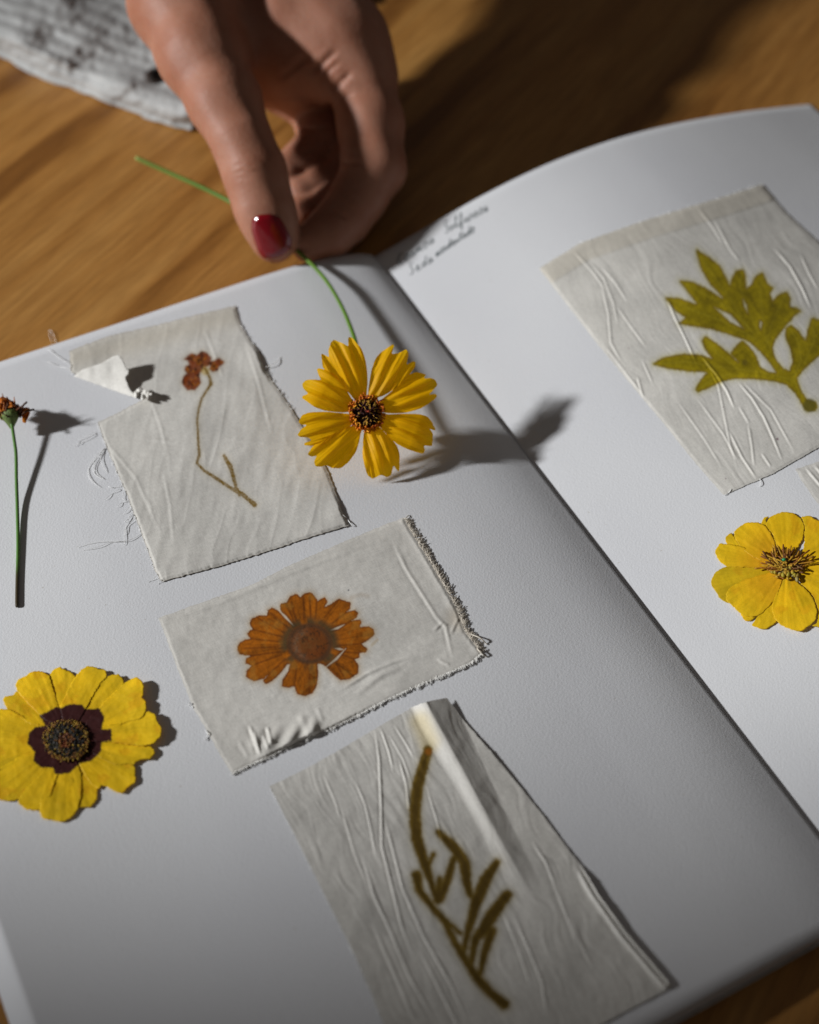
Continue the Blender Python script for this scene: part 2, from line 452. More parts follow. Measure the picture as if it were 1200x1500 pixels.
def fringe(root, line, n, L, r=.00012, ang=0., spread=.5, lift=.0008, mat=None, name='fringe'):
    bag = Bag(); line = densify(line, 1.5, 0, False)
    for i in range(n):
        j = random.randrange(len(line)-1); p = line[j]; e = line[j+1]-line[j]; e = e/np.linalg.norm(e)
        nrm = A([-e[1], e[0]]); a = ang+random.gauss(0, spread)
        d = nrm*math.cos(a)+e*math.sin(a); l = L*random.uniform(.4, 1.15)
        c = A([random.gauss(0, .3), random.gauss(0, .3)])*l*.4
        q = A([p-d*2, p, p+d*l*.5+c*.5, p+d*l+c])
        h0 = random.uniform(0, lift); h = A([.0004, .0004+h0*.3, .0003+h0, .0002+h0*random.random()])
        q2 = smooth_open(np.column_stack([q, h]), 1)
        bag.add(*tube(on_page(q2[:, :2], q2[:, 2]), r, 4, False))
    o = bag.build(name, mat or M_FRINGE, root); o['kind'] = 'stuff'; return o
WHITE = np.ones(3)
BASE = A([.635, .61, .555])
def over(col, rgb, m): return col*(1-m[:, None]) + (A(rgb)/BASE)*m[:, None]
def mottled(P, f, a=.12): return 1+a*fbm(P[:, 0]*f, P[:, 1]*f, 3)

# -- patch with the small rust-coloured flower, torn at the corner
pa = empty('silk_patch', 'torn silk patch with a small rust flower on a thin stem and loose threads', 'fabric patch', group='silk patches with plant prints laid on the pages')
OUT_A = [(102, 514), (160, 492), (230, 476), (300, 458), (345, 448), (352, 475), (368, 500), (378, 515), (388, 540), (400, 560), (430, 603),
         (455, 645), (480, 690), (497, 735), (511, 770), (460, 785), (400, 805), (330, 827), (237, 852), (228, 838), (205, 775), (180, 710),
         (160, 665), (143, 619), (180, 601), (205, 588), (224, 577), (203, 581), (190, 578), (113, 549), (104, 545)]
S5 = lambda L: crop(L, 240, 490, 5.556)
RED = S5([(165, 200), (230, 155), (270, 165), (310, 135), (350, 150), (385, 190), (380, 215), (410, 215), (450, 195), (490, 220), (480, 240), (450, 260),
          (440, 295), (400, 303), (370, 285), (380, 250), (340, 270), (290, 320), (300, 400), (250, 450), (195, 450), (145, 390), (165, 340), (190, 320),
          (170, 280), (180, 260), (210, 245), (200, 215)])
STEM_A = S5([(340, 280), (375, 350), (385, 400), (350, 455), (310, 520), (285, 600), (272, 700), (280, 850), (290, 980), (270, 1045), (330, 1110),
             (420, 1165), (500, 1220), (580, 1270), (640, 1300), (700, 1350), (740, 1385)])
BR_A = S5([(490, 985), (540, 1070), (565, 1150), (590, 1250), (620, 1300)])
def sd_red(P): return np.minimum(poly_sdf(P, smooth_closed(RED, 1, .08)), 1e9)
def sd_stem(P):
    n = fbm(P[:, 0]*.9, P[:, 1]*.9, 2)*.8
    return np.minimum(stroke_sdf(P, STEM_A, [1.6, 1.8, 2.6, 1.6, 1.5, 1.4, 1.4, 1.5, 1.8, 1.6, 1.8, 2.2, 2.2, 2.4, 3.2, 2.6, 3.6]),
                      stroke_sdf(P, BR_A, [2, 3.2, 2.6, 2.2, 3]))+n
def h_A(P):
    x, y = P[:, 0], P[:, 1]
    h = .0006*(.5+.5*fbm(x/55+y/160, y/120-x/500, 3)) + .00009*(1+fbm(x/13+y/60, y/38, 2)) + .00007*(1-np.abs(fbm(x/26+y/150+4, y/90, 2)))**5
    for L in ([(150, 640), (200, 700), (235, 780)], [(222, 585), (235, 620), (245, 660)], [(360, 500), (380, 560), (400, 640)], [(300, 480), (330, 560)],
              [(195, 640), (260, 648), (330, 642), (400, 650)], [(215, 728), (222, 742), (224, 750)], [(240, 690), (250, 740), (255, 800)]):
        h = h+ridge(P, L, 2.6, .00008)
    h += .0010*sstep(40, 0, np.hypot(x-383, y-528))      # lifted edge on the right
    h += .0007*sstep(40, 0, np.hypot(x-503, y-745))
    return h
def c_A(P, e):
    n = fbm(P[:, 0]*.35, P[:, 1]*.35, 3)
    c = np.ones((len(P), 3))*mottled(P, .02, .05)[:, None]
    c = over(c, (.50, .44, .33), .45*sstep(34, 0, np.abs(P[:, 1]-(514-.27*(P[:, 0]-102))-12)))
    c = over(c, (.33, .21, .06), .5*np.exp(-np.maximum(sd_red(P), 0)/3.0))
    c = over(c, (.19, .034, .002), sstep(1.8, -1.0, sd_red(P)+n*1.6)*(.96+.12*n).clip(0, 1))
    c = over(c, (.08, .02, .008), sstep(9, 2, np.hypot(P[:, 0]-278, P[:, 1]-543))*.7)
    c = over(c, (.32, .10, .008), sstep(.5, -1.5, sd_red(P))*sstep(.1, .45, fbm(P[:, 0]*.16+2, P[:, 1]*.16, 2))*.8)
    c = over(c, (.50, .36, .12), sstep(9, 3, np.hypot(P[:, 0]-301, P[:, 1]-544))*.8)
    c = over(c, (.05, .012, .004), sstep(.5, -1, sd_red(P))*sstep(.15, .4, fbm(P[:, 0]*.22+8, P[:, 1]*.22, 2))*.8)
    c = over(c, (.40, .31, .13), .35*np.exp(-np.maximum(sd_stem(P), 0)/3.0))
    c = over(c, (.20, .115, .012), sstep(1.0, -.5, sd_stem(P))*(.85+.3*fbm(P[:, 0]*.5, P[:, 1]*.5, 2)).clip(0, 1))
    c = over(c, (.30, .24, .17), .5*sstep(1.4, .1, e))
    return c
fA = Print(lambda P: np.where(sd_red(P) < .4, 1, np.where(sd_stem(P) < .5, 2, 0)), ['flower_print', 'stem_print'])
patch(pa, OUT_A, h_A, c_A, fA, 1.45, 1.6)
FL = [(108, 551), (122, 541), (150, 532), (166, 522), (174, 520), (180, 527), (184, 537), (189, 543), (188, 548), (184, 553), (188, 565), (192, 572), (203, 583), (195, 582)]
V2, T = cdt(densify(FL, 2, .8), 1.6)
d, t, s = poly_dist(V2, [(108, 551), (200, 584)])
hh = .0006+.0054*(d/46)**.85+.0002*fbm(V2[:, 0]*.06, V2[:, 1]*.06, 2)
o = mesh('torn_flap', on_page(V2, hh), T, M_FAB, pa, np.full((len(V2), 3), 1.12)); solid(o, .0002, 0)
# curl of cloth at the foot of the flap
V2, T = cdt(densify([(199, 583), (196, 575), (204, 567), (214, 572), (222, 573), (224, 577), (208, 586)], 1.5, .8), 1.4)
o = mesh('torn_edge', on_page(V2, .001+.0018*(1+fbm(V2[:, 0]*.22, V2[:, 1]*.22, 2))), T, M_FAB, pa, np.full((len(V2), 3), 1.1)); solid(o, .0002, 0)
threads(pa, [[(160, 180), (100, 200), (40, 240), (0, 290)], [(240, 300), (170, 350), (95, 470), (120, 560), (200, 610)], [(235, 310), (190, 390), (240, 480), (255, 495)],
             [(230, 310), (150, 420), (150, 480), (230, 550)], [(235, 305), (140, 400), (140, 500), (215, 545)], [(355, 600), (300, 615), (260, 605)], [(350, 625), (290, 660), (230, 710)],
             [(385, 640), (365, 690), (400, 725), (420, 715)], [(400, 720), (360, 735), (330, 765)], [(440, 755), (410, 780), (385, 820)], [(460, 770), (410, 880), (390, 960), (388, 1065)],
             [(490, 840), (430, 890), (395, 980)], [(550, 955), (470, 1010), (390, 1035), (290, 1030), (150, 1040), (20, 1085)],
             [(390, 1035), (280, 1040), (180, 1080), (60, 1102)], [(655, 1280), (630, 1320), (570, 1355)], [(690, 1330), (665, 1345), (650, 1370)],
             [(480, 800), (420, 860), (385, 880)], [(160, 190), (120, 215), (60, 260), (30, 275)]], .00007, .0005, 110, 600, 5.36)
threads(pa, [[(210, 630), (100, 560), (0, 480)], [(75, 440), (50, 360), (20, 315), (10, 345), (40, 440)], [(205, 665), (100, 640), (0, 600)], [(220, 620), (190, 660), (225, 710)]], .00009, .0006, 70, 430, 6)
threads(pa, [[(385, 540), (402, 533), (411, 523)], [(500, 752), (507, 758), (517, 771)]], .00013, .0008)
fringe(pa, [(143, 619), (160, 665), (180, 710), (205, 775), (228, 838), (237, 852)], 70, 3.4, .00006, math.pi*0, .7, .0003, M_THREAD, 'frayed_edge')
fringe(pa, [(352, 475), (378, 515), (388, 540), (430, 603)][::-1], 36, 2.6, .00006, 0, .7, .0004, M_THREAD, 'frayed_edge')
place(pa, on_page([(300, 650)])[0])

# -- patch with the orange flower
pb = empty('silk_patch', 'frayed silk patch with a large orange flower print in the middle of the left page', 'fabric patch', group='silk patches with plant prints laid on the pages')
OUT_B = [(232, 905), (300, 881), (370, 856), (420, 830), (500, 795), (560, 770), (592, 758), (600, 775), (625, 815), (650, 858), (668, 890), (681, 925), (707, 957),
         (690, 972), (665, 983), (620, 1002), (570, 1024), (520, 1050), (480, 1070), (430, 1090), (390, 1110), (340, 1133), (330, 1118), (318, 1098), (300, 1065), (285, 1040), (260, 980), (240, 925)]
SO = lambda L: crop(L, 330, 850, 5.2174)
OR = SO([(425, 180), (470, 170), (500, 120), (545, 105), (575, 130), (600, 105), (655, 92), (690, 130), (705, 160), (760, 130), (780, 165), (760, 205), (800, 188),
         (870, 142), (920, 160), (957, 170), (955, 215), (925, 245), (990, 228), (1015, 250), (1005, 285), (965, 310), (1025, 300), (1043, 320), (1025, 358), (1100, 355), (1132, 375),
         (1138, 415), (1090, 460), (1040, 485), (1085, 525), (1075, 550), (1025, 555), (1025, 590), (985, 605), (1020, 650), (1015, 710), (950, 755), (920, 760),
         (880, 762), (830, 720), (770, 660), (725, 632), (705, 650), (710, 720), (700, 800), (670, 860), (610, 885), (550, 870), (530, 808), (480, 822), (435, 810),
         (440, 760), (480, 700), (500, 640), (475, 640), (430, 700), (360, 770), (310, 792), (290, 770), (328, 722), (300, 750), (220, 770), (160, 740), (165, 690),
         (205, 652), (155, 635), (160, 600), (195, 578), (110, 565), (92, 520), (110, 480), (150, 455), (195, 448), (168, 410), (190, 385), (210, 375), (188, 330),
         (200, 295), (260, 270), (320, 270), (330, 225), (360, 212), (400, 230), (460, 285), (515, 345), (450, 270), (420, 222)])
ORS = smooth_closed(OR, 1, .08)
SL_B = [SO([(405, 225), (460, 280), (525, 350)]), SO([(805, 382), (860, 365), (912, 338)]), SO([(768, 665), (850, 600), (922, 522)]), SO([(840, 520), (905, 530)]),
        SO([(708, 648), (720, 640)])]
CB = SO([(645, 485)])[0]
DK_B = [SO(l) for l in ([(505, 170), (545, 310)], [(600, 120), (600, 300)], [(645, 130), (655, 290)], [(700, 160), (690, 290)], [(870, 145), (760, 285)], [(925, 245), (820, 330)], [(960, 310), (850, 380)], [(1040, 485), (860, 500)],
    [(1025, 555), (880, 545)], [(985, 605), (870, 560)], [(920, 760), (850, 640)], [(880, 740), (760, 640)], [(640, 860), (650, 680)], [(530, 808), (545, 660)], [(230, 640), (430, 570)], [(195, 578), (420, 545)], [(150, 520), (400, 510)],
    [(195, 448), (420, 470)], [(210, 375), (430, 430)], [(250, 290), (450, 400)], [(350, 250), (480, 360)], [(330, 722), (460, 600)], [(470, 180), (530, 330)])]
def h_B(P):
    x, y = P[:, 0], P[:, 1]
    h = .0004*(.5+.5*fbm(x/60+y/90, y/80, 3)) + .00006*(1+fbm(x/13, y/13, 2))
    for L, wd, a in (([(575, 790), (596, 834), (639, 902), (654, 920), (664, 967)], 3.2, .0008), ([(495, 1013), (540, 985), (570, 972), (605, 960)], 3.6, .0011), ([(515, 1022), (560, 988), (590, 978)], 5, .0008),
                     ([(372, 1068), (382, 1105)], 2.6, .0013), ([(385, 1075), (394, 1098)], 3.0, .0011), ([(350, 1085), (365, 1110)], 4, .0006), ([(440, 1045), (452, 1075)], 6, .0010), ([(465, 1035), (474, 1060)], 4, .0006),
                     ([(634, 925), (648, 912), (657, 917)], 3, .0009), ([(660, 930), (668, 912), (672, 905)], 3, .0008), ([(530, 1000), (600, 965), (650, 950)], 6, .0005),
                     ([(240, 912), (330, 880), (430, 838), (560, 790)], 4, .00045), ([(250, 960), (275, 1020), (310, 1075)], 8, .0005), ([(640, 965), (660, 975)], 3, .0007)):
        h = h+ridge(P, L, wd*.85, a*.20)
    bd, bt, _ = poly_dist(P, [(365, 1118), (430, 1090), (480, 1070), (560, 1028)])
    h += .0006*np.exp(-(bd/15)**2)*sstep(0, .15, bt)*sstep(1, .75, bt)
    pd, pt, _ = poly_dist(P, [(384, 1086), (420, 1080), (456, 1066)])
    h += .0011*np.exp(-(pd/13)**2)*(1+.35*np.sin(x/4.2+y/9))
    for L in ([(366, 1062), (374, 1085), (381, 1106)], [(392, 1064), (398, 1090)]): h = h+ridge(P, L, 2.6, .0004)
    rd, rt, _ = poly_dist(P, [(594, 762), (625, 815), (668, 890), (700, 950)])
    h += .0003*np.exp(-(rd/8)**2)
    return h
def sdB(P):
    s = poly_sdf(P, ORS)+fbm(P[:, 0]*.5, P[:, 1]*.5, 2)*.7
    for L in SL_B:
        d, t, _ = poly_dist(P, L); s = np.maximum(s, np.interp(t, [0, .5, 1], [.9, 2.2, .8])-d)
    return s
def c_B(P, e):
    n = fbm(P[:, 0]*.30, P[:, 1]*.30, 4); c = np.ones((len(P), 3))*mottled(P, .02, .05)[:, None]
    q = P-CB; r = np.hypot(q[:, 0], q[:, 1]*1.12); th = np.arctan2(q[:, 1], q[:, 0]); s = sdB(P)
    c = over(c, (.40, .24, .07), .65*np.exp(-np.maximum(s, 0)/3.8))
    pet = .65*fbm(th*2.6+3, r*.02, 2)+.5*fbm(th*11, r*.035, 3)+.25*fbm(th*30, r*.05, 2)-.5*np.exp(-(np.abs(np.sin(th*4+.6))/.10)**2)*sstep(20, 60, r)
    base = A([.31, .088, .003])*(1+.55*pet+.35*n).clip(.35, 1.9)[:, None]
    m = sstep(1.2, -.8, s)
    c = c*(1-m[:, None])+(base/BASE)*m[:, None]
    for L in DK_B: c = over(c, (.10, .022, .002), m*.55*sstep(2.6, .2, poly_dist(P, L)[0]))
    ed = m*sstep(3.2, .3, -s); c = over(c, (.12, .030, .003), ed*.65)
    c = over(c, (.42, .20, .03), m*.35*sstep(.15, .5, fbm(P[:, 0]*.07, P[:, 1]*.07, 3)))
    ring = np.exp(-((r-36)/8)**2)*sstep(-.35, .45, fbm(th*3.3, r*.05, 2)+.15)
    c = over(c, (.055, .045, .02), ring*.85*(s < 2))
    c = over(c, (.13, .035, .008), sstep(36, 30, r)*.85)
    c = over(c, (.06, .04, .02), np.exp(-((r-30)/4)**2)*.6)
    rr = np.hypot(q[:, 0]+6, q[:, 1]+2)
    c = over(c, (.17, .075, .02), sstep(22, 6, rr)*.6*(.6+1.1*fbm(P[:, 0]*.33, P[:, 1]*.33, 3)).clip(0, 1))
    c = over(c, (.05, .022, .008), sstep(34, 28, r)*sstep(.05, .5, fbm(P[:, 0]*.28+5, P[:, 1]*.28, 3))*.7)
    c = over(c, (.36, .28, .18), np.exp(-((np.hypot(q[:, 0]+2, q[:, 1]-1)-19)/5)**2)*sstep(4, -14, q[:, 0])*.22*(.7+.6*fbm(P[:, 0]*.4, P[:, 1]*.4, 2)))
    c = over(c, (.45, .35, .22), .35*sstep(30, 5, np.hypot(P[:, 0]-672, P[:, 1]-905)))
    c = over(c, (.02, .03, .06), sstep(1.6, .6, np.hypot(P[:, 0]-510.5, P[:, 1]-864.5)))
    c = over(c, (.44, .36, .27), .4*sstep(6, 0, poly_dist(P, [(515, 875), (530, 871), (539, 873)])[0]))
    c = over(c, (.44, .30, .12), .45*sstep(4, 0, poly_dist(P, [(545, 945), (553, 937)])[0]))
    return c
fB = Print(lambda P: np.where(sdB(P) < .6, np.where(np.hypot(*(P-CB).T) < 33, 2, 1), 0), ['petal_print', 'flower_center_print'])
patch(pb, OUT_B, h_B, c_B, fB, 1.35, 1.4)
fringe(pb, [(593, 758), (602, 775), (627, 815), (652, 858), (670, 890), (683, 925), (705, 955)][::-1], 420, 8, .00010, 0, .6, .0005, M_FRINGE)
fringe(pb, [(707, 957), (690, 972), (665, 983), (620, 1002), (570, 1024), (520, 1050), (480, 1070), (430, 1090), (390, 1110), (340, 1133)][::-1], 420, 4.0, .00010, 0, 1.0, .0004,
       mat_plain('pale silk fringe', (.82, .80, .75), .6, .15, 900, 0))
threads(pb, [[(690, 1040), (750, 1060), (800, 1080), (830, 1110), (850, 1132)], [(770, 1160), (800, 1200), (848, 1235)]], .00022, .0012, 560, 740, 5.553, M_FRINGE)
threads(pb, [[(283, 1037), (278, 1028), (276, 1033)], [(302, 1070), (306, 1078), (300, 1084)]], .00013, .0008)
place(pb, on_page([(460, 950)])[0])

# -- patch with the dark sprig and the standing pleat
pc = empty('silk_patch', 'creased silk patch with a dark olive sprig print and a raised pleat', 'fabric patch', group='silk patches with plant prints laid on the pages')
OUT_C = [(395, 1152), (450, 1125), (500, 1097), (560, 1061), (598, 1040), (603, 1036), (625, 1028), (655, 1022), (680, 1056), (720, 1102), (760, 1150), (800, 1200), (838, 1252), (852, 1268), (880, 1315), (920, 1368),
         (986, 1445), (920, 1480), (850, 1517), (760, 1565), (615, 1640), (590, 1570), (550, 1470), (520, 1400), (470, 1300), (430, 1220)]
S6 = lambda L: crop(L, 590, 1080, 3.6585)
STR = [([(135, 70), (110, 150), (80, 260), (65, 400), (75, 540), (120, 680), (160, 800), (190, 890)], [19, 22, 25, 27, 26, 22, 14, 10]),
       ([(75, 740), (90, 820), (150, 900), (220, 980), (280, 1100), (340, 1200), (400, 1290), (470, 1370), (545, 1430)], [22, 20, 15, 15, 16, 18, 22, 22, 26]),
       ([(165, 628), (140, 680)], [10, 8]), ([(198, 760), (190, 870)], [14, 22]), ([(275, 650), (240, 760), (200, 870)], [14, 20, 18]),
       ([(190, 510), (260, 570), (330, 670), (345, 780), (365, 850)], [12, 22, 26, 22, 14]), ([(505, 670), (440, 770), (395, 880), (370, 970), (340, 1080), (325, 1160)], [15, 28, 27, 20, 15, 12]),
       ([(560, 845), (480, 950), (440, 1020), (390, 1080), (370, 1200)], [22, 30, 28, 20, 14]), ([(480, 1040), (440, 1150), (415, 1270)], [22, 18, 14]), ([(230, 980), (310, 1050)], [10, 9])]
STR = [(S6(l), A(w_)/3.6585*1.10) for l, w_ in STR]
def sd_each(P): return [stroke_sdf(P, l, w_) for l, w_ in STR]
CREST = [(622, 1024), (655, 1085), (690, 1150), (725, 1215), (765, 1285), (800, 1340)]
FOOT = [(600, 1036), (630, 1095), (668, 1150), (705, 1210), (745, 1270), (790, 1335)]
CR_C = [([(550, 1068), (556, 1110), (559, 1180), (560, 1240), (575, 1300), (590, 1360), (610, 1410)], 2.6, .0010), ([(558, 1066), (570, 1100), (577, 1130)], 2.3, .0008),
        ([(577, 1060), (596, 1090), (608, 1112)], 2.3, .0007), ([(520, 1140), (536, 1180), (545, 1220), (552, 1260)], 2.4, .0007), ([(562, 1190), (575, 1240), (590, 1300), (620, 1370), (660, 1440), (690, 1510)], 2.6, .0009),
        ([(625, 1150), (640, 1200), (650, 1240)], 2.2, .0006), ([(752, 1340), (775, 1390), (795, 1440), (802, 1490)], 2.8, .0008), ([(735, 1330), (760, 1390), (780, 1450)], 2.5, .0006),
        ([(780, 1232), (800, 1262), (815, 1300)], 3, .0007), ([(585, 1110), (596, 1150), (600, 1190)], 2.3, .0007), ([(475, 1135), (490, 1170), (500, 1200)], 2.6, .0005),
        ([(530, 1250), (548, 1310), (575, 1370), (600, 1430), (640, 1500)], 2.8, .0008), ([(500, 1180), (520, 1250), (540, 1300)], 2.6, .0005), ([(835, 1340), (850, 1380), (870, 1420)], 3, .0005),
        ([(615, 1390), (650, 1460), (680, 1520)], 3, .0007), ([(545, 1350), (580, 1430), (610, 1500)], 3.4, .0007), ([(570, 1075), (590, 1110), (605, 1150)], 2.2, .0005), ([(810, 1290), (830, 1340), (850, 1390)], 3, .0006)]
def h_C(P):
    x, y = P[:, 0], P[:, 1]
    a = .48; lx = x*math.cos(a)-y*math.sin(a); ly = x*math.sin(a)+y*math.cos(a)     # run of the small creases
    h = .0005*(.5+.5*fbm(x/50+y/130, y/110, 3)) + .00011*(1+fbm(lx/8+fbm(lx/40, ly/60, 2)*2, ly/55, 3))
    for L, wd, am in CR_C: h = h+ridge(P, L, wd*.72, am*.26)
    cd, ct, cs = poly_dist(P, CREST); fd, ft, fs = poly_dist(P, FOOT)
    hc = .0028*(1-ct)**.8*sstep(1.0, .75, ct)
    wl = np.maximum(np.interp(ct, np.linspace(0, 1, 6), np.linalg.norm(A(CREST)-A(FOOT), axis=1)), 5)
    left = sstep(1, 0, cd/wl)*.75+.25*np.clip(1-cd/wl, 0, 1)
    right = np.clip(1-cd/(38-22*ct), 0, 1)**1.1
    h += hc*np.where(cs > 0, left, right)*(np.where(cs > 0, 1, 1))
    ed, et, _ = poly_dist(P, [(845, 1262), (872, 1310), (915, 1370), (975, 1440)])
    h += .0009*np.exp(-((ed-4)/4)**2)*sstep(0, .2, et)
    return h
def c_C(P, e):
    n = fbm(P[:, 0]*.3, P[:, 1]*.3, 3); c = np.ones((len(P), 3))*mottled(P, .02, .05)[:, None]
    s = np.min(sd_each(P), 0)+n*1.3+.9*fbm(P[:, 0]*.12, P[:, 1]*.12, 2)
    c = over(c, (.62, .50, .24), .6*sstep(26, 4, poly_dist(P, [(616, 1058), (628, 1085)])[0]))
    c = over(c, (.30, .23, .07), .75*np.exp(-np.maximum(s, 0)/4.0))
    c = over(c, (.17, .105, .014), sstep(3.0, -1.5, s))
    c = over(c, (.075, .042, .006), sstep(-1.2, -4.5, s+2.2*fbm(P[:, 0]*.09, P[:, 1]*.09, 3))*.75)
    c = over(c, (.35, .12, .012), sstep(8, 2, np.hypot(P[:, 0]-628, P[:, 1]-1101))*(s < 2)*.8)
    return c
def lab_C(P):
    d = A(sd_each(P)); return np.where(d.min(0) < .8, 1, 0)
fC = Print(lab_C, ['sprig_print'])
patch(pc, OUT_C, h_C, c_C, fC, 1.25, 1.0, flat_edge=False)
fringe(pc, [(395, 1152), (430, 1220), (470, 1300), (520, 1400), (550, 1470), (590, 1570)][::1], 120, 2.0, .00007, math.pi, .8, .0004, M_THREAD, 'frayed_edge')
place(pc, on_page([(680, 1330)])[0])

# -- patch with the olive leaf on the right page
pd_ = empty('silk_patch', 'large silk patch with an olive green lobed leaf print on the right page', 'fabric patch', group='silk patches with plant prints laid on the pages')
OUT_D = [(790, 393), (850, 356), (950, 321), (1000, 306), (1060, 288), (1116, 270), (1150, 310), (1200, 355), (1290, 440), (1380, 530), (1300, 606), (1200, 655), (1130, 695), (1060, 725),
         (1020, 680), (980, 630), (930, 570), (880, 510), (830, 446)]
S7 = lambda L: crop(L, 940, 350, 4.615)
LEAF = S7([(365, 65), (450, 120), (530, 180), (570, 260), (598, 320), (610, 260), (640, 215), (690, 205), (705, 260), (708, 335), (740, 310), (770, 250), (820, 225),
           (850, 300), (890, 330), (868, 370), (885, 425), (920, 380), (980, 355), (1005, 400), (1005, 460), (1040, 465), (1080, 485), (1040, 515), (1000, 560), (940, 630), (900, 690),
           (885, 740), (905, 810), (955, 875), (1000, 895), (1022, 830), (1010, 760), (972, 660), (975, 600), (1010, 580), (1060, 620), (1110, 690), (1125, 610), (1150, 530), (1200, 550),
           (1270, 500), (1330, 590), (1300, 700), (1200, 790), (1100, 880), (1050, 940), (1070, 1010), (1115, 1085), (1175, 1100), (1190, 1130), (1170, 1165), (1110, 1162), (1085, 1120), (1045, 1050),
           (980, 985), (900, 962), (750, 945), (620, 945), (540, 965), (450, 1010), (380, 1035), (362, 1020), (400, 950), (445, 900), (340, 897), (200, 880), (70, 848), (150, 800),
           (280, 778), (400, 785), (482, 812), (430, 750), (408, 690), (430, 655), (500, 700), (580, 765), (660, 838), (600, 775), (640, 720), (680, 685), (740, 740), (780, 800),
           (800, 865), (860, 900), (912, 905), (850, 815), (790, 750), (720, 690), (640, 662), (540, 630), (440, 602), (340, 590), (248, 572), (300, 530), (230, 490),
           (155, 395), (250, 400), (378, 445), (330, 380), (250, 280), (340, 290), (430, 330), (560, 410), (460, 300), (400, 200)])
LEAFS = smooth_closed(LEAF, 1, .10)
HOL = [S7([(490, 462), (600, 508), (692, 608), (600, 565)]), S7([(685, 405), (712, 445), (718, 505), (690, 455)]), S7([(800, 552), (816, 565), (806, 615), (796, 590)])]
S8 = lambda L: crop(L, 780, 250, 2.857)
CR_D = [([(240, 380), (300, 450), (340, 550), (360, 650)], .0007), ([(290, 400), (350, 470), (400, 550)], .0007), ([(290, 470), (320, 600), (330, 720), (375, 800)], .0008), ([(560, 520), (600, 620), (640, 700), (690, 810)], .0011),
        ([(700, 765), (770, 850), (815, 920), (850, 1000)], .0013), ([(860, 880), (920, 950), (970, 1030), (1010, 1120), (1050, 1220)], .0011), ([(720, 780), (780, 900), (800, 1000), (830, 1150), (860, 1240)], .0006),
        ([(1010, 320), (1080, 400), (1130, 490), (1170, 580)], .0010), ([(760, 200), (830, 330), (870, 380)], .0006), ([(440, 860), (465, 950)], .0008), ([(460, 790), (505, 890)], .0006), ([(820, 1080), (880, 1200), (940, 1290)], .0010),
        ([(905, 1060), (920, 1150), (930, 1240)], .0007), ([(865, 985), (910, 1060)], .0006), ([(690, 950), (800, 1100), (870, 1230)], .0006), ([(170, 330), (260, 430), (310, 500)], .0007), ([(880, 880), (1000, 1000), (1100, 1180)], .0006),
        ([(1120, 340), (1160, 430), (1200, 500)], .0006), ([(350, 560), (420, 660), (480, 740)], .0006), ([(280, 700), (380, 830), (480, 960)], .0005), ([(690, 150), (760, 240), (800, 310)], .0005), ([(960, 1180), (1000, 1240)], .0008),
        ([(600, 950), (720, 1120), (800, 1250)], .0005)]
CR_D = [(S8(l), a) for l, a in CR_D]
VEINS = [(S7(l), 2.2) for l in ([(380, 90), (470, 230), (590, 390), (720, 600)], [(270, 285), (430, 380), (600, 470), (760, 640)], [(180, 400), (340, 480), (560, 560), (780, 680)], [(680, 220), (660, 320), (720, 480), (790, 640)],
    [(820, 240), (800, 360), (820, 520), (840, 680), (960, 900)], [(980, 370), (920, 480), (870, 600), (850, 700)], [(90, 848), (300, 830), (560, 870), (800, 900), (1010, 950)], [(430, 670), (520, 780), (640, 870)],
    [(375, 1020), (480, 950), (600, 910)], [(1000, 600), (1060, 700), (1080, 820), (1030, 930)], [(1150, 550), (1170, 680), (1100, 840)], [(1020, 940), (1080, 1050), (1130, 1130)])]
DARKS = [(S7(l), 7) for l in ([(400, 420), (520, 430), (600, 380)], [(620, 330), (690, 370)], [(720, 380), (780, 450), (820, 500)], [(260, 520), (360, 530), (440, 600)], [(880, 420), (900, 520), (840, 640)], [(470, 800), (560, 860), (640, 900)],
    [(700, 830), (760, 880)], [(380, 330), (470, 360)])]
def h_D(P):
    x, y = P[:, 0], P[:, 1]
    a = .62; lx = x*math.cos(a)-y*math.sin(a); ly = x*math.sin(a)+y*math.cos(a)
    h = .0005*(.5+.5*fbm(x/70+y/150, y/110, 3)) + .00009*(1+fbm(lx/8+fbm(lx/50, ly/60, 2)*2.2, ly/60, 3))
    for L, am in CR_D: h = h+ridge(P, L, 1.7, am*.30)
    td, tt, _ = poly_dist(P, [(790, 393), (850, 356), (950, 321), (1000, 306), (1060, 288), (1116, 270)])
    h += .0002*sstep(30, 26, td)
    return h
def sdD(P):
    s = poly_sdf(P, LEAFS)+fbm(P[:, 0]*.4, P[:, 1]*.4, 2)*.8
    for q in HOL: s = np.maximum(s, -poly_sdf(P, q))
    return s
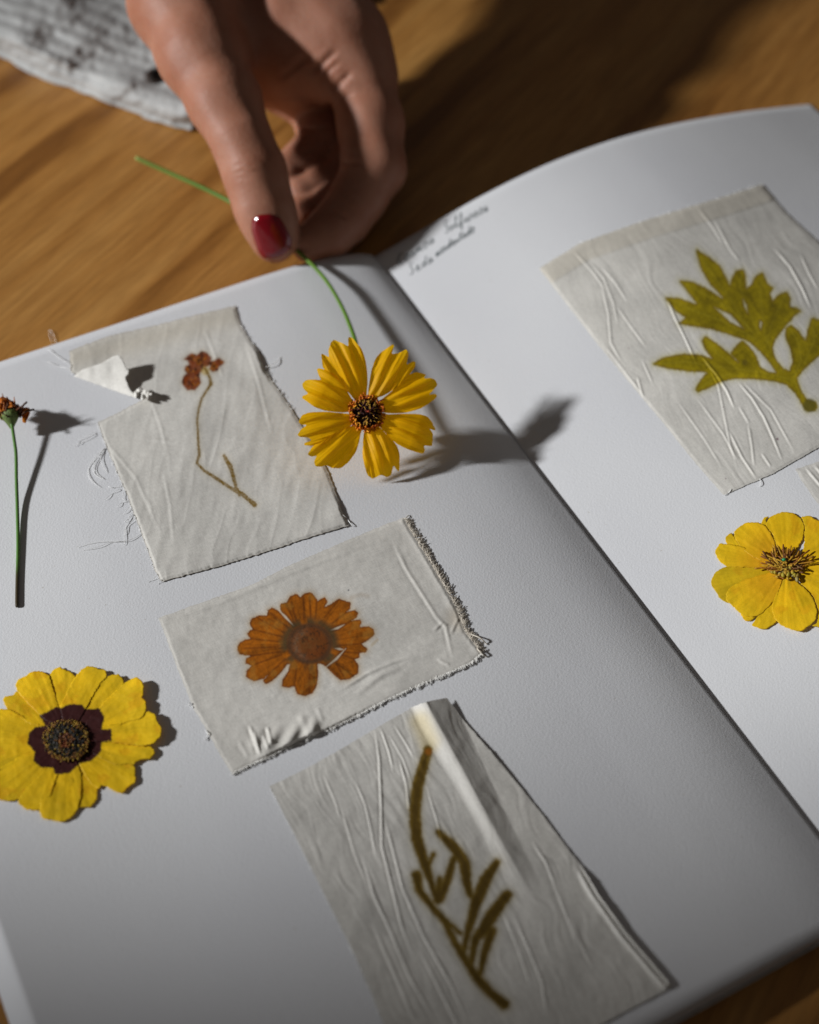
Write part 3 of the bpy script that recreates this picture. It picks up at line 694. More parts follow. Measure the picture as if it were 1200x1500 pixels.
def c_D(P, e):
    n = fbm(P[:, 0]*.25, P[:, 1]*.25, 4); c = np.ones((len(P), 3))*mottled(P, .015, .05)[:, None]
    s = sdD(P); up = sstep(0, 1, .5)
    td = poly_dist(P, [(790, 393), (850, 356), (950, 321), (1000, 306), (1060, 288), (1116, 270)])[0]
    c = over(c, (.55, .50, .41), .6*sstep(30, 25, td))
    c = over(c, (.42, .36, .06), .8*np.exp(-np.maximum(s, 0)/3.6)*(.75+.5*fbm(P[:, 0]*.3, P[:, 1]*.06, 2)))
    n2 = fbm(P[:, 0]*.045+9, P[:, 1]*.045, 3); base = A([.30, .225, .004])*(1+.30*n+.38*n2)[:, None]*(1-.22*sstep(0, 14, -s))[:, None]; m = sstep(2.0, -1.4, s)
    c = c*(1-m[:, None])+(base/BASE)*m[:, None]
    for L, wd in VEINS: c = over(c, (.40, .32, .02), m*.28*sstep(wd, 0, poly_dist(P, L)[0]))
    for L, wd in DARKS: c = over(c, (.145, .105, .004), m*.42*sstep(wd, 0, poly_dist(P, L)[0]))
    c = over(c, (.17, .10, .008), m*sstep(4, .5, -s)*.6)
    c = over(c, (.10, .085, .015), sstep(13, 7, np.hypot(P[:, 0]-1186, P[:, 1]-594))*.8)
    c = over(c, (.12, .09, .01), sstep(6, 2, np.hypot(P[:, 0]-1091, P[:, 1]-531))*.7)
    for q in ((1139, 643, 2.4), (1060, 596, 1.2), (1063, 701, 1.5), (921, 510, 1.2)):
        c = over(c, (.12, .02, .06), sstep(q[2], q[2]*.4, np.hypot(P[:, 0]-q[0], P[:, 1]-q[1]))*.8)
    return c
fD = Print(lambda P: np.where(sdD(P) < .7, 1, 0), ['leaf_print'])
patch(pd_, OUT_D, h_D, c_D, fD, 1.3, 1.0)
threads(pd_, [[(1112, 697), (1115, 706), (1113, 713)], [(1062, 725), (1068, 722), (1072, 716)]], .00013, .0006)
fringe(pd_, [(1116, 270), (1060, 288), (1000, 306), (950, 321), (850, 356), (790, 393)], 70, 2.2, .00008, 0, .9, .0004, M_THREAD, 'frayed_edge')
place(pd_, on_page([(1080, 500)])[0])

# -- the patch cut off by the right edge
pe = empty('silk_patch', 'corner of a plain silk patch just above the yellow flower at the right edge', 'fabric patch', group='silk patches with plant prints laid on the pages')
OUT_E = [(1165, 687), (1200, 676), (1300, 650), (1380, 735), (1265, 790), (1225, 765), (1200, 740), (1185, 720), (1173, 702)]
def h_E(P):
    return .0005*(.5+.5*fbm(P[:, 0]/30, P[:, 1]/30, 3))+ridge(P, [(1180, 684), (1200, 708), (1230, 740)], 1.7, .0004)+ridge(P, [(1192, 680), (1215, 705), (1240, 730)], 1.8, .0004)
patch(pe, OUT_E, h_E, lambda P, e: np.ones((len(P), 3))*mottled(P, .03, .05)[:, None], None, 1.7, 1.2)
place(pe, on_page([(1260, 720)])[0])

# ---------------------------------------------------------------- pressed flowers
def petal_cols(P, cen, base, tip, seed, streak=.14, rmax=100.):
    q = P-cen; r = np.hypot(*q.T); th = np.arctan2(q[:, 1], q[:, 0])
    k = fbm(th*9+seed*3.1, r*.012+seed, 3); k2 = fbm(P[:, 0]*.05+seed, P[:, 1]*.05, 3)
    t = np.clip(r/rmax, 0, 1)[:, None]
    c = A(base)*(1-t)+A(tip)*t
    return c*(1+streak*k+.12*k2)[:, None]
def pressed(root, cen, petals, lifts, mats, rmax, base, tip, extra=None, res=2.0, thick=.00018, jag=1.2, order=None, wide=1.):
    cen = A(cen)
    for i, pl in enumerate(petals):
        pl = A(pl); a_ = pl.mean(0)-cen; a_ /= np.hypot(*a_); b_ = A([-a_[1], a_[0]]); q = pl-cen
        pl = cen+np.outer(q@a_, a_)+np.outer((q@b_)-((pl.mean(0)-cen)@b_), b_)*wide+((pl.mean(0)-cen)@b_)*b_
        out = densify(smooth_closed(pl, 1), 2., jag, True, .5); V2, T = cdt(out, res)
        q = V2-cen; r = np.hypot(*q.T); th = np.arctan2(q[:, 1], q[:, 0])
        ax = pl.mean(0)-cen; L = np.hypot(*ax); ax /= L
        t = np.clip((q@ax)/(L*1.8), 0, 1); sd = i*7.7
        lay = order[i] if order else (i % 3)
        h = .00022+.00011*lay+.0005*t*(.5+.5*fbm(V2[:, 0]/28+sd, V2[:, 1]/28, 2))
        h += .00007*fbm(th*14+sd, r/60, 2)*sstep(0, 30, r)+.00013*(1+fbm(V2[:, 0]/13, V2[:, 1]/13+sd, 3))*.5
        h += .00008*(1-np.abs(fbm(V2[:, 0]/16+sd, V2[:, 1]/16-sd, 3)))**4
        if lifts.get(i): h += lifts[i]*t**2.2
        c = petal_cols(V2, cen, base, tip, sd, .16, rmax)
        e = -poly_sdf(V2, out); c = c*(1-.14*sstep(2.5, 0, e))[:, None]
        br = sstep(.22, .5, fbm(V2[:, 0]/19+sd*2, V2[:, 1]/19, 3))[:, None]*.35; c = c*(1-br)+A([.86, .40, .006])*br
        vn = np.abs(np.sin(th*60+2*fbm(r/25, th*3, 2)))[:, None]; c = c*(1-.10*(1-vn)**3*sstep(10, 40, r)[:, None])
        if extra is not None: c = extra(V2, c, i)
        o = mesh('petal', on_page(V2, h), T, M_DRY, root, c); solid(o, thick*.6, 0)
# maroon centred one
fm = empty('pressed_flower', 'flattened yellow flower with a dark maroon centre near the left edge', 'flower', group='loose pressed flowers on the pages')
SM = lambda L: crop(L, 0, 960, 4.8)
PM = [[(300, 500), (200, 460), (80, 400), (0, 395), (-120, 430), (-180, 540), (-200, 650), (-150, 760), (-60, 810), (60, 770), (200, 700), (300, 640), (380, 600)],
      [(380, 600), (280, 650), (150, 715), (0, 800), (-100, 900), (-120, 970), (-40, 1010), (0, 1016), (60, 1022), (130, 1000), (200, 930), (300, 830), (370, 740), (420, 650)],
      [(400, 700), (340, 790), (240, 890), (140, 1000), (135, 1040), (180, 1085), (250, 1090), (300, 1070), (345, 1000), (380, 900), (430, 780)],
      [(560, 690), (620, 820), (680, 930), (680, 1010), (640, 1068), (580, 1065), (520, 1080), (470, 1000), (470, 850), (490, 720)],
      [(430, 680), (370, 840), (300, 1000), (290, 1100), (310, 1150), (390, 1165), (440, 1172), (500, 1140), (540, 1080), (560, 1000), (570, 850), (520, 700)],
      [(600, 640), (720, 680), (880, 750), (945, 790), (950, 900), (905, 925), (870, 970), (830, 965), (760, 920), (720, 905), (700, 935), (650, 900), (590, 820), (540, 700)],
      [(600, 590), (720, 600), (850, 610), (980, 640), (1050, 635), (1098, 680), (1060, 725), (980, 732), (940, 760), (800, 760), (680, 700), (600, 640)],
      [(320, 520), (200, 470), (95, 412), (50, 370), (25, 310), (38, 285), (90, 285), (120, 255), (180, 300), (260, 370), (420, 450), (420, 540)],
      [(400, 380), (360, 230), (350, 160), (370, 110), (420, 78), (460, 105), (500, 120), (525, 150), (515, 200), (470, 290), (450, 400), (450, 480)],
      [(430, 480), (340, 470), (230, 360), (130, 250), (120, 190), (150, 155), (190, 145), (215, 115), (290, 115), (340, 145), (370, 230), (395, 320), (430, 400)],
      [(430, 370), (470, 280), (520, 180), (570, 110), (620, 75), (660, 80), (690, 95), (735, 98), (745, 150), (710, 185), (660, 260), (600, 380), (540, 480), (450, 480)],
      [(560, 420), (650, 280), (710, 180), (780, 145), (840, 132), (865, 160), (870, 200), (820, 280), (750, 360), (640, 500), (540, 520)],
      [(600, 540), (800, 490), (950, 450), (1040, 400), (1100, 425), (1110, 480), (1140, 510), (1130, 570), (1080, 610), (1000, 630), (900, 620), (780, 605), (600, 600)],
      [(600, 470), (680, 400), (740, 330), (860, 220), (960, 158), (1010, 195), (1010, 270), (1000, 300), (1030, 320), (1025, 380), (1000, 430), (900, 460), (800, 500), (620, 560)]]
MAR = SM([(275, 420), (330, 400), (400, 360), (430, 372), (490, 342), (580, 350), (600, 378), (700, 375), (735, 430), (715, 520), (785, 518), (785, 600), (715, 610), (710, 680), (640, 745),
          (560, 760), (490, 830), (390, 835), (370, 790), (290, 790), (235, 740), (245, 680), (195, 620), (205, 545), (250, 505), (320, 495)])
MARJ = densify(MAR, 1.2, 1.6, True, .9)
def marc(P, c, i):
    s = poly_sdf(P, MARJ); m = sstep(.7, -.7, s)[:, None]
    return c*(1-m)+A([.055, .012, .011])*(1+.25*fbm(P[:, 0]*.2, P[:, 1]*.2, 3))[:, None]*m
pressed(fm, SM([(462, 595)])[0], [SM(p) for p in PM], {13: .0026, 12: .0022, 11: .0008, 10: .0006, 6: .0006, 5: .0004}, None, 120,
        (.92, .58, .006), (.98, .68, .014), marc, 1.8, .00014, 1.7, [0, 1, 2, 0, 2, 1, 2, 0, 1, 2, 2, 1, 3, 2], 1.09)
CM = SM([(465, 595)])[0]
def disc_of(root, cen, r0, r1, hc, rings, seed=1, name='flower_center', base=.0012):
    """a pressed disc: low knobbly dome"""
    V2, T = cdt(densify([(cen[0]+r0*math.cos(a), cen[1]+r1*math.sin(a)) for a in np.linspace(0, 2*math.pi, 40)[:-1]], 2, .6), 1.0)
    q = V2-cen; r = np.hypot(q[:, 0]/r0, q[:, 1]/r1)
    h = base+hc*(1-r**2)*(1-.55*np.exp(-(r/.35)**2))+.00030*fbm(V2[:, 0]*.45, V2[:, 1]*.45, 2)
    c = rings(V2, r)
    return mesh(name, on_page(V2, h), T, M_ATTR, root, c)
def rings_m(P, r):
    n = fbm(P[:, 0]*.8, P[:, 1]*.8, 3)[:, None]
    c = np.where((r < .38)[:, None], A([.12, .04, .012]), A([.022, .018, .014]))*(1+.8*n)
    return np.where((r > .86)[:, None], A([.16, .09, .015])*(1+.6*n), c).clip(.004, 1)
disc_of(fm, CM, 32, 29, .0008, rings_m, base=.0011)
bag = Bag()
for i in range(620):
    a = random.random()*6.283; rr = math.sqrt(random.random()) if i % 3 else random.uniform(.82, 1.08)
    p = CM+A([math.cos(a)*32*rr, math.sin(a)*29*rr]); d = A([math.cos(a), math.sin(a)])
    h0 = .0011+.0006*max(0, 1-rr*rr)
    c = random.choice([(.35, .22, .02), (.25, .10, .015), (.03, .02, .015), (.05, .05, .02), (.02, .02, .02), (.03, .025, .015)]) if rr < .8 else random.choice([(.38, .24, .03), (.30, .13, .02), (.06, .03, .01)])
    if rr < .35: c = random.choice([(.22, .05, .01), (.30, .14, .03), (.05, .02, .01)])
    q = A([p-d*1.0, p+d*random.uniform(.6, 2.2)+A([random.gauss(0, .5), random.gauss(0, .5)])])
    bag.add(*tube(on_page(q, A([h0, h0+random.uniform(.0002, .0006)])), A([.00013, .00020])*random.uniform(.7, 1.2), 5), c)
o = bag.build('floret', M_ATTR, fm); o['kind'] = 'stuff'
place(fm, on_page([(95, 1083)])[0])

# the one on the right page
fr = empty('pressed_flower', 'flattened round-petalled yellow flower with brown stamens on the right page', 'flower', group='loose pressed flowers on the pages')
SR = lambda L: crop(L, 1030, 740, 7.059)
PR = [[(860, 660), (700, 650), (500, 640), (300, 620), (200, 650), (120, 700), (85, 770), (85, 830), (130, 890), (170, 960), (230, 1005), (300, 1020), (450, 900), (740, 720)],
      [(380, 1110), (430, 1195), (480, 1205), (545, 1158), (600, 1050), (500, 1000)],
      [(330, 340), (300, 285), (260, 300), (228, 345), (245, 400), (330, 500), (450, 520)],
      [(860, 690), (700, 665), (600, 655), (450, 640), (300, 640), (240, 635), (170, 580), (125, 500), (130, 460), (170, 395), (245, 405), (320, 410), (450, 440), (640, 560)],
      [(980, 600), (1050, 400), (1050, 200), (1010, 120), (1100, 105), (1180, 150), (1300, 200), (1450, 330), (1500, 450), (1350, 560), (1150, 640)],
      [(900, 620), (1000, 640), (1150, 560), (1350, 480), (1550, 520), (1620, 650), (1560, 780), (1400, 840), (1200, 800), (1050, 780)],
      [(900, 700), (1050, 850), (1150, 960), (1190, 1080), (1180, 1220), (1120, 1250), (1250, 1260), (1450, 1200), (1550, 1050), (1500, 880), (1300, 760), (1100, 690)],
      [(860, 700), (760, 800), (690, 920), (620, 1080), (560, 1150), (500, 1245), (540, 1255), (590, 1280), (650, 1285), (720, 1240), (770, 1200), (860, 1000), (870, 800)],
      [(680, 210), (650, 150), (680, 120), (640, 122), (610, 160), (598, 200), (660, 300), (740, 380)],
      [(860, 620), (760, 430), (720, 300), (665, 240), (650, 200), (680, 130), (760, 85), (850, 65), (940, 85), (1010, 130), (1050, 210), (1040, 330), (980, 450), (900, 600)],
      [(840, 620), (640, 590), (520, 540), (400, 450), (320, 330), (320, 270), (380, 220), (450, 180), (560, 175), (640, 210), (700, 280), (745, 380), (760, 480)],
      [(820, 660), (720, 690), (600, 720), (400, 780), (280, 850), (240, 910), (240, 990), (300, 1040), (370, 1110), (440, 1150), (540, 1155), (620, 1110), (700, 1030), (760, 950), (830, 760)],
      [(860, 680), (790, 850), (730, 980), (710, 1060), (730, 1160), (790, 1230), (880, 1280), (1000, 1310), (1080, 1260), (1160, 1200), (1185, 1100), (1150, 980), (1080, 880), (980, 800), (910, 740)]]
CRR = SR([(860, 640)])[0]
def rcol(P, c, i):
    q = P-CRR; r = np.hypot(*q.T)
    c = c.copy(); g = (sstep(40, 12, r)*.55*(q[:, 1] > 0)*sstep(.1, .5, fbm(np.arctan2(q[:, 1], q[:, 0])*7, r*.02, 2)+.3))[:, None]
    c = c*(1-g)+A([.36, .30, .02])*g
    if i in (3, 10, 11):
        o_ = (.45*sstep(95, 30, r)*(1 if i != 3 else 1.3))[:, None].clip(0, 1)*np.ones((1, 1)); c = c*(1-o_)+A([.80, .36, .012])*o_
    if i in (0,): c = c*A([.82, .84, 1.0])
    return c
pressed(fr, CRR, [SR(p) for p in PR], {12: .0008, 6: .0010, 4: .0012}, None, 90, (.95, .58, .006), (.96, .66, .014), rcol, 1.6, .00010, 1.3, [0, 0, 0, 1, 0, 1, 0, 1, 0, 1, 2, 3, 2])
bag = Bag(); SRc = SR([(835, 640)])[0]
for i in range(130):      # stamens fanning up and to the right
    a = R(random.uniform(-200, 20)); L = random.uniform(10, 38)*(1 if math.sin(a) < -.1 else .6)
    b0 = SRc+A([random.gauss(0, 9), random.gauss(0, 4)]); d = A([math.cos(a)*1.05, math.sin(a)*.85])
    q = A([b0, b0+d*L*.5+A([random.gauss(0, 1), random.gauss(0, 1)]), b0+d*L+A([random.gauss(0, 1.5), random.gauss(0, 1.5)])])
    h0 = random.uniform(.0012, .0026)
    c = random.choice([(.30, .11, .012), (.42, .20, .015), (.13, .05, .012), (.50, .28, .02), (.20, .07, .01)])
    q2 = smooth_open(np.column_stack([q, [.0014, h0, h0+random.uniform(-.0004, .0008)]]), 1)
    k = len(q2); rr = np.interp(np.linspace(0, 1, k), [0, .55, .75, 1], [.00010, .00014, .00034, .00022])*random.uniform(.7, 1.25)
    bag.add(*tube(on_page(q2[:, :2], q2[:, 2]), rr, 5), c)
o = bag.build('stamen', M_ATTR, fr); o['kind'] = 'stuff'
bag = Bag()
for i in range(46):       # green and ochre lumps of the receptacle
    p = SR([(random.gauss(850, 75), random.gauss(670, 48))])[0]
    q = A([p, p+A([random.uniform(-5, 5), random.uniform(2, 8)])])
    c = random.choice([(.38, .30, .03), (.30, .20, .03), (.45, .26, .02), (.15, .10, .03), (.34, .28, .10)])
    q2 = smooth_open(np.column_stack([q, [.0018, .0016]]), 2); k = len(q2)
    bag.add(*tube(on_page(q2[:, :2], q2[:, 2]), .0006*np.sin(np.linspace(.3, 2.8, k))*random.uniform(.7, 1.2), 6), c)
bag.build('receptacle', M_ATTR, fr)
q = SR([(815, 565), (837, 563), (860, 564)]); mesh('green_speck', *tube(on_page(q, .0042), [.0003, .0006, .0003], 8), mat_plain('green speck', (.02, .28, .10), .4), fr)
place(fr, on_page([CRR])[0])

# ---------------------------------------------------------------- fresh yellow flower held by the hand
ff = empty('yellow_flower', 'fresh yellow flower with toothed petals held by its green stem in the hand', 'flower')
TILT = R(33); LEAN = R(-12); NRM = A([-math.sin(LEAN), -math.sin(TILT)*math.cos(LEAN), math.cos(TILT)*math.cos(LEAN)]); B0 = on_page([(560, 702)])[0]+A([0, 0, .0014])
def on_plane(px, h=0., B=B0, N=NRM):
    r = rays(px); C = A([0, 0, CZ]); t = ((B-C)@N)/(r@N)
    return C+r*t[:, None]+(A(h)[:, None] if np.ndim(h) else A([[h]]))*N
SF = lambda L: crop(L, 430, 490, 5.4545)
PF = [[(575, 600), (580, 480), (584, 400), (578, 300), (560, 200), (530, 125), (500, 90), (458, 30), (432, 28), (428, 70), (426, 115), (380, 85), (320, 47), (290, 75), (268, 140), (277, 195), (226, 160), (213, 172),
       (222, 270), (245, 300), (340, 375), (440, 480), (510, 560)],
      [(530, 600), (470, 540), (440, 500), (340, 350), (240, 295), (190, 278), (180, 290), (200, 350), (210, 377), (150, 375), (95, 372), (68, 395), (72, 430), (108, 488), (70, 498), (62, 512), (110, 550),
       (160, 595), (250, 625), (390, 632), (450, 625)],
      [(540, 640), (450, 640), (380, 640), (250, 630), (120, 632), (60, 655), (30, 710), (45, 728), (100, 735), (50, 770), (22, 815), (40, 830), (110, 833), (135, 858), (80, 875), (78, 895), (130, 900),
       (190, 893), (260, 860), (340, 800), (430, 750), (520, 690)],
      [(560, 670), (470, 735), (430, 745), (300, 810), (200, 885), (150, 897), (115, 945), (98, 975), (130, 990), (175, 980), (150, 1030), (160, 1068), (205, 1070), (250, 1055), (300, 1080), (370, 1078), (430, 1030),
       (490, 950), (520, 860), (532, 790), (570, 700)],
      [(575, 680), (560, 780), (545, 850), (538, 980), (555, 1060), (580, 1130), (630, 1158), (685, 1128), (740, 1145), (775, 1130), (785, 1052), (830, 1105), (840, 1080), (838, 980), (820, 910),
       (780, 850), (720, 790), (640, 690)],
      [(610, 660), (690, 750), (760, 840), (820, 890), (900, 930), (980, 950), (1035, 957), (1042, 930), (1025, 898), (1100, 900), (1108, 860), (1100, 800), (1068, 765), (1120, 775), (1128, 760),
       (1100, 710), (1050, 670), (980, 652), (850, 647), (740, 645), (660, 625)],
      [(620, 620), (700, 625), (760, 638), (880, 640), (990, 610), (1060, 570), (1125, 520), (1130, 500), (1110, 490), (1062, 500), (1090, 470), (1140, 415), (1120, 380), (1080, 365), (1025, 367),
       (1048, 330), (1010, 318), (960, 315), (910, 335), (860, 390), (760, 475), (680, 540)],
      [(595, 600), (650, 520), (720, 495), (810, 440), (900, 350), (955, 280), (960, 240), (940, 228), (885, 262), (907, 175), (880, 135), (840, 160), (765, 178), (787, 110), (780, 95), (740, 120), (680, 160),
       (640, 210), (610, 300), (595, 400), (588, 500)]]
CF = SF([(577, 640)])[0]
for _ in range(4):         # rest the flower on the page
    q = on_plane(SF([p for pl in PF for p in pl]), 0., B0); u_, v_ = uv_of(q[:, 0], q[:, 1])
    B0 = B0-A([0, 0, (q[:, 2]-page_z(u_, v_)).min()-.0016])
_op = on_plane
def on_plane(px, h=0.): return _op(px, h, B0, NRM)
for i, pl in enumerate(PF):
    pl = SF(pl); out = densify(smooth_closed(pl, 1), 1.5, .25, True, .5); V2, T = cdt(out, 1.3)
    far = pl[np.argsort(-np.hypot(*(pl-CF).T))[:8]].mean(0); ax = (far-CF)/np.hypot(*(far-CF)); L = np.hypot(*(far-CF))
    q = V2-CF; s = (q@ax)/L; lat = q@A([-ax[1], ax[0]])
    wd = 6+24*np.clip(s, 0, 1.1)**.7
    x = np.clip(lat/wd, -1.3, 1.3)
    pleat = .5-.5*np.cos((x*1.35+.25*math.sin(i*2.1))*2*math.pi)*(.7+.3*math.cos(i*1.3))+.22*np.sin(x*9+i)
    h = .0004*(i % 2)+.00120*pleat*sstep(.1, .6, s)
    h += .0020*(1-x*x*.55)*sstep(0, .6, s)+.0012*np.sin(s*2.2)-.0030*sstep(.72, 1.15, s)*(.5+.5*math.sin(i*1.7))
    h += .0003*fbm(lat/2.2+i*9, s*2.5, 2)
    th = np.arctan2(q[:, 1], q[:, 0]); k = fbm(lat/2.4+i*5, s*1.6, 3)
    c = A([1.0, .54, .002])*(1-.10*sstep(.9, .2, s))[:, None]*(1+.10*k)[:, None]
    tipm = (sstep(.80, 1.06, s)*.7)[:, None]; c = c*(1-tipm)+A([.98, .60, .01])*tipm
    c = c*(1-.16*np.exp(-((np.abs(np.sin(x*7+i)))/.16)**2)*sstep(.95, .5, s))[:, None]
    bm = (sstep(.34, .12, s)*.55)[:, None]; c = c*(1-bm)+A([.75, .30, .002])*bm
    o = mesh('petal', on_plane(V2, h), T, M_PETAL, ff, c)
# disc: dome, orange anthers round the rim, maroon florets with yellow curled tips inside
def disc_pt(r, a, lift=0.):
    R0 = .0053; z = .0012+.0032*(1-r*r)
    c = on_plane([CF])[0]; ey = A([0, math.cos(TILT), math.sin(TILT)]); ex = np.cross(ey, NRM)
    return c+ex*R0*r*math.cos(a)+ey*R0*r*math.sin(a)+NRM*(z+lift), (ex*math.cos(a)+ey*math.sin(a))
V = []; Fc = []
for j in range(9):
    for k in range(28): V.append(disc_pt(j/8 if j else .01, k/28*6.2832, -.0006)[0])
for j in range(8):
    for k in range(28): Fc.append((j*28+k, (j+1)*28+k, (j+1)*28+(k+1) % 28, j*28+(k+1) % 28))
mesh('flower_center', V, Fc, mat_plain('dark disc', (.03, .008, .006), .8, .3, 900, .0002), ff)
bag = Bag(); bag2 = Bag()
for i in range(230):
    r = math.sqrt(random.uniform(.60, 1.12)); a = random.random()*6.2832
    p, d = disc_pt(r, a, 0)
    L = random.uniform(.0010, .0022); w1 = A([random.gauss(0, 1) for _ in range(3)])*.0004
    q = A([p-NRM*.001, p+NRM*L*.6+d*L*.25, p+NRM*L+d*L*.35+w1])
    bag.add(*tube(smooth_open(q, 1), np.interp(np.linspace(0, 1, 6), [0, .6, 1], [.00012, .00020, .00024]), 5), random.choice([(.80, .26, .012), (.70, .18, .01), (.85, .36, .02), (.50, .10, .01)]))
for i in range(120):
    r = math.sqrt(random.uniform(.0, .74)); a = random.random()*6.2832
    p, d = disc_pt(r, a, -.0002); L = random.uniform(.0008, .0015); w1 = A([random.gauss(0, 1) for _ in range(3)])*.0002
    bag2.add(*tube(A([p-NRM*.0004, p+NRM*L+w1]), .00021, 5), random.choice([(.06, .012, .01), (.035, .01, .01), (.12, .02, .01)]))
    if i % 2 == 0:
        e = A([random.gauss(0, 1) for _ in range(3)]); e -= NRM*(e@NRM); e = e/np.linalg.norm(e)*.3+d
        q = A([p+NRM*L-e*.0004, p+NRM*(L+.0003), p+NRM*(L+.0001)+e*.0006])
        bag2.add(*tube(smooth_open(q, 1), .00009, 4), (.72, .40, .05))
o = bag.build('anther', M_ATTR, ff); o['kind'] = 'stuff'; o = bag2.build('floret', M_ATTR, ff); o['kind'] = 'stuff'
p, _ = disc_pt(.02, 1.8, 0); mesh('floret', *tube(A([p+A([-.0006, .0003, 0]), p+NRM*.0012, p+A([.0007, -.0003, 0])]), [.0002, .0004, .0002], 6), mat_plain('red floret', (.45, .06, .02), .5), ff)
# stem
c0 = on_plane([CF])[0]-NRM*.0005
sp = np.vstack([at_z([(199, 231)], .0200), at_z([(250, 254)], .0165), at_z([(300, 276)], .0145), at_z([(345, 299)], .0130), at_z([(400, 335)], .0118), at_z([(440, 371)], .0112),
                at_z([(476, 406)], .0136), at_z([(500, 446)], .0140), at_z([(516, 484)], .0150), at_z([(524, 512)], .0162), c0-NRM*.004+A([0, .006, 0]), c0-NRM*.002])
sp = smooth_open(sp, 2); k = len(sp); tt = np.linspace(0, 1, k)
V, Fc = tube(sp, np.interp(tt, [0, .02, .3, .6, 1], [.0008, .00095, .00085, .00072, .0009]), 10)
cc = np.repeat(np.interp(tt, [0, .02, .2, 1], [1, .5, 0, 0]), 10)[:, None]
mesh('stem', V, Fc, M_STEM, ff, A([.30, .33, .08])*cc+A([.10, .20, .018])*(1-cc))
q = np.vstack([c0-NRM*.0042, c0-NRM*.0022, c0-NRM*.0004, c0+NRM*.0006]); mesh('calyx', *tube(smooth_open(q, 1), [.0012, .002, .003, .0042, .0042, .0035][:len(smooth_open(q, 1))] if len(smooth_open(q, 1)) <= 6 else np.interp(np.linspace(0, 1, len(smooth_open(q, 1))), [0, .5, 1], [.0012, .0038, .0036]), 14), mat_plain('calyx green', (.07, .15, .02), .6), ff)
place(ff, B0)

# ---------------------------------------------------------------- small wilted flower on the left
fw = empty('wilted_flower', 'small wilted orange flower on a slim green stem at the left edge', 'flower')
q = A([(25, 889), (25.5, 850), (27, 800), (25.5, 740), (24, 700), (24, 665), (21, 645), (18.5, 628), (17, 620)])
hq = A([.0006, .0006, .0007, .0012, .0026, .0038, .0047, .0054, .0058])
q3 = smooth_open(np.column_stack([q, hq]), 2); k = len(q3); tt = np.linspace(0, 1, k)
V, Fc = tube(on_page(q3[:, :2], q3[:, 2]), np.interp(tt, [0, .02, .5, .9, 1], [.0004, .0006, .00055, .00055, .0009]), 9)
mk = np.repeat(sstep(.16, .22, tt), 9)[:, None]
mesh('stem', V, Fc, M_STEM, fw, A([.05, .035, .012])*(1-mk)+A([.08, .19, .03])*mk)
hd = on_page([(16, 614)], .0062)[0]; ax = on_page([(14, 596)], .0085)[0]-hd; ax /= np.linalg.norm(ax)
q = A([hd-ax*.0030, hd-ax*.0018, hd, hd+ax*.0015, hd+ax*.0030])
mesh('calyx', *tube(smooth_open(np.column_stack([q, [.0007, .0013, .0025, .0031, .0026]]), 2)[:, :3], smooth_open(np.column_stack([q, [.0007, .0013, .0025, .0031, .0026]]), 2)[:, 3], 16), mat_plain('calyx green brown', (.12, .17, .04), .65, .5, 700, .0006), fw)
SW = lambda L: crop(L, 0, 570, 8.571)
for j, (pl, c, h0, hg) in enumerate((
        ([(-160, 200), (-90, 140), (10, 120), (90, 140), (160, 150), (210, 200), (160, 220), (60, 260), (-20, 300), (-120, 300)], (.42, .12, .01), .0075, .0040),
        ([(-30, 210), (60, 180), (150, 195), (200, 215), (100, 240), (20, 290), (-40, 300)], (.55, .17, .012), .0095, .0022),
        ([(270, 240), (330, 228), (372, 245), (380, 290), (345, 370), (318, 428), (290, 420), (275, 350), (280, 300)], (.60, .20, .010), .0068, .0016),
        ([(200, 190), (235, 195), (290, 260), (280, 330), (250, 350), (210, 260)], (.12, .03, .012), .0072, .0022),
        ([(-40, 140), (20, 100), (80, 110), (130, 140), (160, 190), (100, 200), (20, 180)], (.60, .18, .02), .0105, .0020),
        ([(-20, 280), (10, 290), (60, 340), (50, 400), (10, 380), (-20, 330)], (.24, .22, .06), .0068, .0008))):
    out = densify(SW(pl), 1.2, 1.0, True, .8); V2, T = cdt(out, 1.1)
    hh = h0+hg*fbm(V2[:, 0]*.11+j*4, V2[:, 1]*.11, 3)
    cl = A(c)*(1+.45*fbm(V2[:, 0]*.35+j, V2[:, 1]*.35, 3))[:, None]
    o = mesh('petal', on_page(V2, hh), T, M_DRY, fw, cl); solid(o, .0003, 0)
bag = Bag()
for i in range(60):
    b0 = hd+ax*.002+A([random.gauss(0, .0016), random.gauss(0, .0010), random.gauss(0, .0010)])
    d = ax+A([random.gauss(0, .45), random.gauss(0, .4), random.gauss(0, .4)]); d /= np.linalg.norm(d); L = random.uniform(.002, .0055)
    bag.add(*tube(A([b0, b0+d*L*.6, b0+d*L]), [.0003, .00028, .00012], 5), random.choice([(.10, .03, .01), (.25, .07, .01), (.45, .14, .015), (.05, .02, .01)]))
for s_, e_ in (((.0030, .0, .001), (.0075, .003, .0015)), ((.0030, .001, .0015), (.0055, .004, .004))):
    bag.add(*tube(smooth_open(A([hd+A(s_), hd+(A(s_)+A(e_))/2+A([0, 0, .001]), hd+A(e_)]), 1), .00035, 5), (.08, .03, .01))
o = bag.build('floret', M_ATTR, fw); o['kind'] = 'stuff'
place(fw, on_page([(25, 889)])[0])

